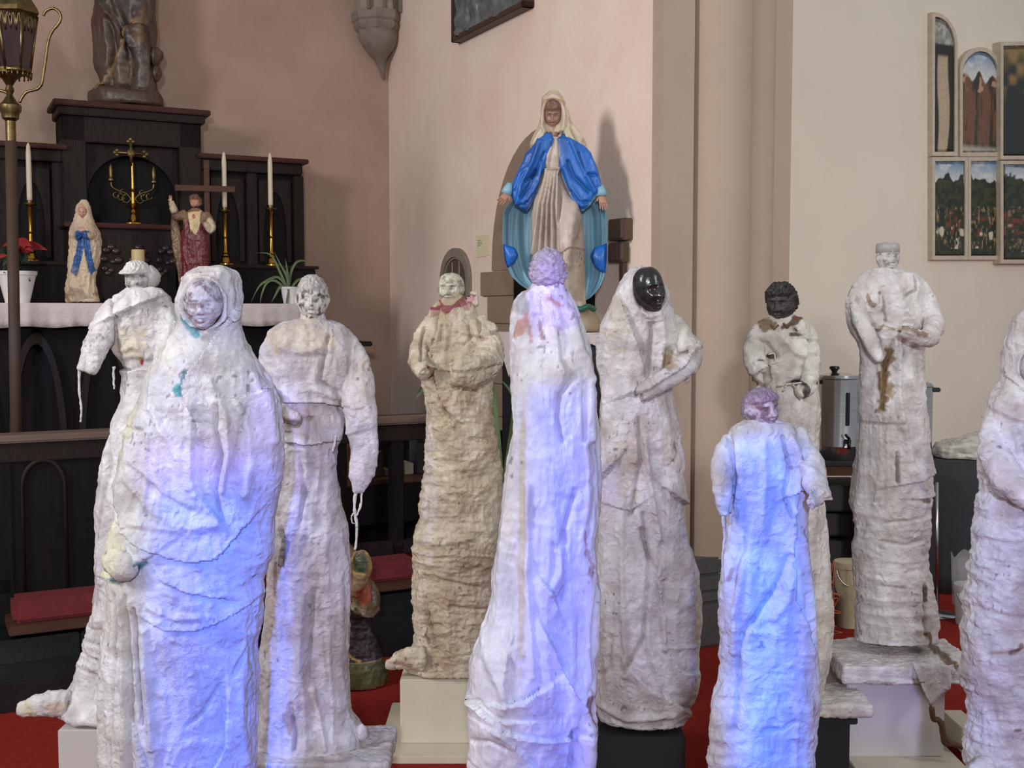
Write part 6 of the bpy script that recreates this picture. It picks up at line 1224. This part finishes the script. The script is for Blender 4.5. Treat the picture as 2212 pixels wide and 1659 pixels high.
# ------------------------------------------------------------------ table with urns on the right
YT = 6.37; zT = .75; xa, xb = at(1740, 1000, YT).x, at(2240, 1000, YT).x
root = empty('serving_table', ((xa + xb) / 2, YT + .32, 0), 0, 'long dark serving table along the right wall, draped with black cloth', 'table'); hw = (xb - xa) / 2
bm = B(); box(bm, -hw, hw, -.32, .30, zT - .022, zT); obj('table_top', bm, M_cloth, root, bevel=.004)
bm = B(); box(bm, -hw, -hw + .40, -.312, -.296, zT - .075, zT - .023); obj('apron', bm, M_wood, root)
for x, y in ((-hw + .03, -.28), (hw - .03, -.28), (-hw + .03, .26), (hw - .03, .26)):
    bm = B(); box(bm, x - .02, x + .02, y - .02, y + .02, 0, zT - .022); obj('leg', bm, M_blackp, root)
bm = B(); x0 = at(1855, 1000, YT).x - (xa + xb) / 2
loft(bm, [[(x0 + (hw - x0) * i / 119, -.325 - .010 * t * math.sin(i * .33) - .006 * t * math.sin(i * .9), zT - .003 - t * (zT - .02)) for i in range(120)] for t in np.linspace(0, 1, 8)], cap=False, closed=False)
o = tag(obj('table_cloth', bm, M_cloth, None, True, loc=((xa + xb) / 2, YT + .32, 0)), 'black cloth hanging down the front of the serving table', 'cloth'); sm = o.modifiers.new('s', 'SOLIDIFY'); sm.thickness = .004
# stacked dark crates under the left of the table
for i, (y0, y1, dd) in enumerate(((1045, 1105, 0), (1108, 1160, .03), (1164, 1240, 0), (1244, 1330, .02))):
    a = at(1770, y1, YT + .1); c = at(1858, y0, YT + .1); bm = B(); box(bm, a.x - .03, c.x + .05, 0, .35, 0, (c.z - max(a.z, .001)) * .93)
    zbk = [at(1770, q, YT + .1).z for q in (1104, 1160, 1240, 1330)][i]
    o = obj('plastic_crate', bm, mat('dark_grey_plastic', (48, 48, 52), .6), None, loc=(0, YT + .10 + dd, max(.001, at(1770, y1, YT + .1).z)), bevel=.008)
    tag(o, ['topmost dark grey crate under the serving table', 'second dark grey crate from the top under the serving table', 'third dark grey crate from the top under the serving table', 'lowest dark grey crate under the serving table'][i], 'crate')
def urn(px, Yd, hpx, rpx, label, knobpx=None, tap=True):
    b = at(px, 990, Yd); k = Yd / F; h = at(px, hpx, Yd).z - zT; r_ = rpx * k; root = empty('hot_water_urn', (b.x, Yd, zT + .001), 0, label, 'urn')
    bm = B(); lathe(bm, [(r_ * .96, 0), (r_ * 1.0, .01), (r_ * 1.0, .075), (r_ * 1.01, .078), (r_ * 1.0, .082), (r_, h - .01), (r_ * 1.03, h - .006), (r_ * 1.03, h), (r_ * .9, h)], 48); obj('drum', bm, M_steel, root, 'auto')
    bm = B(); lathe(bm, [(r_ * .98, h), (r_ * .94, h + .012), (r_ * .5, h + .024), (0, h + .028)], 40); obj('lid', bm, M_steel, root, 'auto')
    bm = B(); kx = ((knobpx or px) - px) * k; lathe(bm, [(.022, h + .018), (.014, h + .03), (.022, h + .042), (.03, h + .05), (.026, h + .062), (0, h + .066)], 20, (kx, 0, 0)); obj('knob', bm, M_blackp, root, 'auto')
    for s in (-1, 1):
        bm = B(); box(bm, s * r_ * 1.0 - .015, s * r_ * 1.0 + .03 * s + .012, -.03, .03, h - .04, h - .015); obj('handle', bm, M_blackp, root, bevel=.005)
    if tap:
        bm = B(); box(bm, .010, .028, -r_ - .05, -r_ + .01, .10, .125); tube(bm, [(.019, -r_ - .04, .12), (.019, -r_ - .045, .07)], .010, 10); tube(bm, [(.019, -r_ - .045, .13), (-.006, -r_ - .06, .155)], .008, 8); obj('tap', bm, M_blackp, root, True)
        bm = B(); box(bm, .012, .030, -r_ - .012, -r_ + .01, .20, h - .08); obj('level_gauge', bm, M_blackp, root, bevel=.003)
urn(1809, 6.55, 815, 43, 'stainless steel hot water urn with black knob, fully visible on the table', 1799)
urn(1872, 6.78, 818, 42, 'stainless steel urn mostly hidden behind the tallest figure, left of it', tap=False)
urn(1970, 6.75, 832, 40, 'stainless steel urn whose handle shows right of the tallest figure', tap=False)
# crumpled plastic bag
bm = B(); a, b = at(2010, 985, 6.55), at(2130, 940, 6.55)
bmesh.ops.create_icosphere(bm, subdivisions=5, radius=1, matrix=Matrix.Translation(((a.x + b.x) / 2 + .12, 6.58, zT + .04)) @ Matrix.Diagonal((.25, .13, .078, 1)))
V = np.array([v.co for v in bm.verts]); dn = .022 * ridged(V * 9, 5, 3) + .03 * vn(V * 4, 9)
bm.normal_update()
for v, d_ in zip(bm.verts, dn): v.co += v.normal * float(d_); v.co.z = max(v.co.z, zT + .004)
o = obj('carrier_bag', bm, mat('milky_plastic', (176, 172, 164), .3, bump=.004, bscale=30), None, True); c = Vector(((a.x + b.x) / 2, 6.62, zT + .004))
for v in o.data.vertices: v.co -= c
o.location = c; tag(o, 'crumpled milky plastic bag lying on the black table right of the tallest figure', 'bag')
# steel pole
a = at(2023, 1380, 5.95); bm = B(); tube(bm, [(0, 0, .012), (at(2024, 1042, 5.95).x - a.x, 0, at(2024, 1042, 5.95).z)], .008, 12); lathe(bm, [(.10, 0), (.10, .008), (.02, .014), (.012, .02)], 24)
tag(obj('steel_pole', bm, M_steel, None, True, loc=(a.x, 5.95, 0)), 'thin steel pole standing in front of the black cloth', 'pole')
# buckets
def bucket(px0, px1, ytop, Yd, m, label, lid=False):
    k = Yd / F; c = at((px0 + px1) / 2, 1300, Yd); r1 = (px1 - px0) / 2 * k; h = at(px0, ytop, Yd).z; root = empty('plastic_bucket', (c.x, Yd, 0), 0, label, 'bucket')
    bm = B(); lathe(bm, [(r1 * .84, 0), (r1 * .86, .01), (r1, h - .03), (r1 * 1.05, h - .03), (r1 * 1.05, h), (r1 * .97, h), (r1 * .82, .02), (0, .02)] if not lid else [(r1 * .88, 0), (r1, h - .03), (r1 * 1.05, h - .03), (r1 * 1.05, h), (0, h + .004)], 36); tb = obj('tub', bm, m, root, 'auto')
    bm = B(); tube(bm, [(r1 * 1.05 * math.cos(t), -r1 * .4 * math.sin(t) - r1 * .5, h - .03 - .09 * math.sin(t)) for t in np.linspace(0, math.pi, 20)], .003, 8); obj('wire_handle', bm, M_steel, tb, True)
    return root
bucket(1802, 1868, 1212, 5.75, mat('cream_plastic', (196, 184, 154), .45), 'cream plastic bucket with lid left of the tallest figure, beside orange wires', True)
rb = bucket(2062, 2126, 1262, 5.78, mat('pale_grey_plastic', (196, 198, 204), .4), 'pale bucket lined with a clear plastic bag right of the tallest figure')
m_ = mat('clear_film', (225, 228, 232), .08, alpha=.28, bump=.01, bscale=14); bm = B(); k = 5.85 / F; r1 = 33 * k; rings = []
for j in range(14):
    t = j / 13; z = .10 + t * (at(2060, 1200, 5.85).z + .01 - .10); rings.append([((r1 * (1.08 + .10 * t + .07 * math.sin(i * 1.3 + t * 3) * t)) * math.cos(2 * math.pi * i / 40), (r1 * (1.08 + .08 * t + .05 * math.sin(i * 1.7) * t)) * math.sin(2 * math.pi * i / 40), z + .02 * math.sin(i * .8) * t) for i in range(40)])
loft(bm, rings, cap=False); obj('bag_liner', bm, m_, rb, True)
rnd = random.Random(12); Y0 = 5.6; b = at(1795, 1300, Y0); root = empty('wire_bundle', (b.x, Y0, 0), 0, 'tangle of orange wires in front of the cream bucket', 'cable')
for i in range(9):
    zz0 = rnd.uniform(.004, .3); bm = B(); pts = [Vector((rnd.uniform(-.12, .07), rnd.uniform(-.03, .03), max(.006, zz0 + rnd.uniform(-.1, .12)))) for _ in range(4)]; pts = [Vector((-.10, 0, .01 + .01 * i))] + pts; tube(bm, smooth_path(pts, 5), .0035, 6); obj('wire', bm, mat('orange_wire', (176, 92, 54), .5), root, True)
bm = B(); box(bm, -.10, .02, .03, .16, .0, .20); obj('dark_box', bm, M_blackp, root, bevel=.006)

# ------------------------------------------------------------------ pedestals
def pedestal(name, px0, px1, Yf, Yb, ztop, m, label, plate=None, cap=None, rz=0):
    x0, x1 = at(px0, 1500, Yf).x, at(px1, 1500, Yf).x; cx, cy = (x0 + x1) / 2, (Yf + Yb) / 2; z0 = plate[3] if plate else 0
    root = empty(name, (cx, cy, 0), rz, label, 'pedestal'); bm = B(); box(bm, x0 - cx, x1 - cx, Yf - cy, Yb - cy, z0, ztop - .001 - (cap if cap else 0)); obj('box', bm, m, root, bevel=.004)
    if cap: bm = B(); box(bm, x0 - cx - .02, x1 - cx + .02, Yf - cy - .02, Yb - cy + .02, ztop - cap - .001, ztop - .001); obj('top_board', bm, m, root, bevel=.004)
    if plate: bm = B(); a, b = at(plate[0], 1500, Yf - .1).x, at(plate[1], 1500, Yf - .1).x; box(bm, a - cx, b - cx, Yf - .12 - cy, Yb + .1 - cy, 0, plate[3]); obj('base_board', bm, plate[2], root, bevel=.003)
    return root
FIG = {o['label'][:22]: o for o in bpy.data.objects if o.name.startswith('plaster_figure')}
def foot(o):
    """lowest point of a figure, so its pedestal meets it"""
    return min((o.matrix_world @ v.co).z if False else (v.co.z + o.location.z) for c in o.children if c.name.startswith('robe') for v in c.data.vertices)
fg = [o for o in bpy.data.objects if o.name.startswith('plaster_figure') and o.type == 'EMPTY']; fg.sort(key=lambda o: o.name)
f1, f2, f3, f4, f5, f6, f7, f8, f9, f10 = fg
pedestal('box_pedestal', 122, 372, 3.68, 4.05, foot(f1), M_ped, 'lilac-white box pedestal under the capped figure, far left')
pedestal('box_pedestal', 225, 545, 2.72, 3.05, foot(f2), M_ped, 'white box pedestal under the large hooded figure')
root = empty('drum_pedestal', (at(672, 1600, 3.4).x, 3.4, 0), 0, 'round whitewashed pedestal under the long-sleeved figure', 'pedestal'); h = foot(f3)
bm = B(); lathe(bm, [(.165, 0), (.165, h - .03), (.172, h - .03), (.172, h - .001), (0, h - .001)], 56); obj('drum', bm, M_ped, root, 'auto')
pedestal('box_pedestal', 864, 1105, 4.08, 4.42, foot(f4), M_pedc, 'cream box pedestal on a wide base board under the silver-faced figure', (812, 1150, M_pedc, .028))
pedestal('box_pedestal', 1030, 1275, 2.8, 3.08, foot(f5), M_ped, 'white box pedestal under the turned-away figure')
pedestal('box_pedestal', 1282, 1482, 3.54, 3.85, foot(f6), M_pedb, 'black box pedestal under the black-faced hooded figure')
pedestal('box_pedestal', 1660, 1838, 3.80, 4.08, foot(f7), M_pedb, 'black box pedestal with projecting top under the curly-headed figure', cap=.022)
pedestal('box_pedestal', 1550, 1740, 2.58, 2.82, foot(f8), M_ped, 'white box pedestal under the small purple-headed figure')
rp = pedestal('box_pedestal', 1830, 2042, 3.95, 4.24, foot(f9), M_ped, 'white box pedestal under the tallest figure, on a base board', (1850, 2096, M_pedc, .03), cap=None)
bm = B(); a = at(2050, 1600, 4.1); box(bm, 0, .075, -.12, .10, 0, at(2060, 1550, 4.1).z - .03); o = obj('wooden_block', bm, M_pedc, None, loc=(a.x, 4.08, .0305), bevel=.003); tag(o, 'cream block standing on the base board right of the tall pedestal', 'block')
pedestal('box_pedestal', 2110, 2360, 2.86, 3.15, foot(f10), M_ped, 'white box pedestal under the hooded figure at the right edge')

# ------------------------------------------------------------------ coloured light from a stained-glass window high behind the viewer
LP = Vector((0.05, -2.0, 2.35)); TG = Vector((0.2, 3.0, 1.0)); ROT = (TG - LP).to_track_quat('-Z', 'Y')
def gdir(px, py, Y):
    d = ROT.inverted() @ (at(px, py, Y) - LP); return d.x / -d.z, d.y / -d.z
YB = YV(90, 1.2)
GOBO = [ (68, 735, 112, 822, YB, (.2, .3, 1.0), .8, .003),  # panes: x0, y0, x1, y1 in the picture at depth Y, colour, strength, softness
    (330, 1000, 588, 1900, 2.75, (.06, .16, 1.0), .95, .008), (420, 1130, 560, 1900, 2.75, (.10, .22, 1.0), .5, .012), (290, 960, 520, 1060, 2.75, (.38, .22, .95), .55, .010), (540, 800, 610, 1010, 2.8, (.30, .25, 1.0), .5, .008), (410, 600, 520, 720, 2.75, (.25, .28, 1.0), .35, .010), (620, 850, 790, 1640, 3.2, (.30, .26, .9), .18, .02), (560, 640, 600, 900, 2.8, (.3, .3, 1), .2, .01),
    (1140, 830, 1268, 1900, 2.78, (.07, .14, 1.0), .78, .0035), (1215, 980, 1282, 1900, 2.78, (.06, .10, 1.0), .45, .005), (1140, 540, 1250, 680, 2.85, (.30, .22, 1.0), .75, .006), (1150, 690, 1240, 760, 2.85, (.45, .35, 1.0), .3, .008), (1050, 1180, 1140, 1900, 2.78, (.25, .25, 1.0), .25, .010), (1240, 800, 1300, 1900, 2.85, (.3, .28, 1.0), .2, .006),
    (1590, 935, 1745, 2000, 2.55, (.0, .14, 1.0), 1.2, .006), (1572, 1180, 1765, 2000, 2.55, (.0, .14, 1.0), .5, .010), (1610, 845, 1700, 900, 2.6, (.35, .15, .9), .5, .006), (1535, 1060, 1600, 1120, 2.55, (.05, .28, 1.0), .7, .006), (1740, 880, 1790, 1300, 3.8, (.3, .25, .9), .15, .01),
    (2130, 890, 2400, 1900, 2.85, (.25, .28, 1.0), .3, .014), (1340, 800, 1470, 1500, 3.5, (.3, .26, .9), .16, .02), (1830, 1440, 2020, 1600, 3.9, (.25, .28, 1.0), .35, .015), (300, 760, 450, 960, 2.75, (.3, .3, .9), .22, .012), (330, 1050, 520, 1110, 2.75, (.12, .55, .75), .22, .008), (1290, 1000, 1330, 1080, 3.5, (.2, .2, 1.0), .5, .006)]
def window_spot(name, energy, size, white):
    lt = bpy.data.lights.new(name, 'SPOT'); lt.energy = 1; lt.spot_size = R(70); lt.spot_blend = .2; lt.shadow_soft_size = size; lt.use_nodes = True
    lo = bpy.data.objects.new(name, lt); COL.objects.link(lo); lo.location = LP; lo.rotation_euler = ROT.to_euler()
    nt = lt.node_tree; N = nt.nodes; L = nt.links; em = N['Emission']
    tc = N.new('ShaderNodeTexCoord'); sep = N.new('ShaderNodeSeparateXYZ'); L.new(tc.outputs['Normal'], sep.inputs[0])
    def MATH(op, a, b=None, clamp=False):
        n = N.new('ShaderNodeMath'); n.operation = op; n.use_clamp = clamp
        for i, x in enumerate((a, b)):
            if x is None: continue
            if isinstance(x, (int, float)): n.inputs[i].default_value = x
            else: L.new(x, n.inputs[i])
        return n.outputs[0]
    nz = MATH('MULTIPLY', sep.outputs[2], -1); U0 = MATH('DIVIDE', sep.outputs[0], nz); V0 = MATH('DIVIDE', sep.outputs[1], nz)
    def edge(val, e, s, rev=False):
        n = N.new('ShaderNodeMapRange'); n.interpolation_type = 'SMOOTHSTEP'; L.new(val, n.inputs[0]); n.inputs[1].default_value = e - s; n.inputs[2].default_value = e + s
        n.inputs[3].default_value = 1 if rev else 0; n.inputs[4].default_value = 0 if rev else 1; return n.outputs[0]
    acc = None
    for (x0, y0, x1, y1, Yd, colr, st, sf) in GOBO:
        c = [gdir(a, b, Yd) for a, b in ((x0, y0), (x1, y0), (x0, y1), (x1, y1))]; ua, ub = min(q[0] for q in c[::2]), max(q[0] for q in c[1::2]); vb, va_ = max(q[1] for q in c), min(q[1] for q in c)
        m = MATH('MULTIPLY', MATH('MULTIPLY', edge(U0, ua, sf), edge(U0, ub, sf, True)), MATH('MULTIPLY', edge(V0, va_, sf), edge(V0, vb, sf * 1.5, True)))
        m = MATH('MULTIPLY', m, st)
        if white: acc = m if acc is None else MATH('ADD', acc, m)
        else:
            vm = N.new('ShaderNodeVectorMath'); vm.operation = 'SCALE'; vm.inputs[0].default_value = colr; L.new(m, vm.inputs['Scale'])
            if acc is None: acc = vm.outputs[0]
            else: ad = N.new('ShaderNodeVectorMath'); ad.operation = 'ADD'; L.new(acc, ad.inputs[0]); L.new(vm.outputs[0], ad.inputs[1]); acc = ad.outputs[0]
    if white:
        q = MATH('SUBTRACT', 1.0, acc, True); vm = N.new('ShaderNodeVectorMath'); vm.operation = 'SCALE'; vm.inputs[0].default_value = (.94, .96, 1.0); L.new(q, vm.inputs['Scale']); acc = vm.outputs[0]
    L.new(acc, em.inputs['Color']); em.inputs['Strength'].default_value = energy
window_spot('clear_window_panes', 560, .12, True)
window_spot('blue_window_panes', 1350, .04, False)
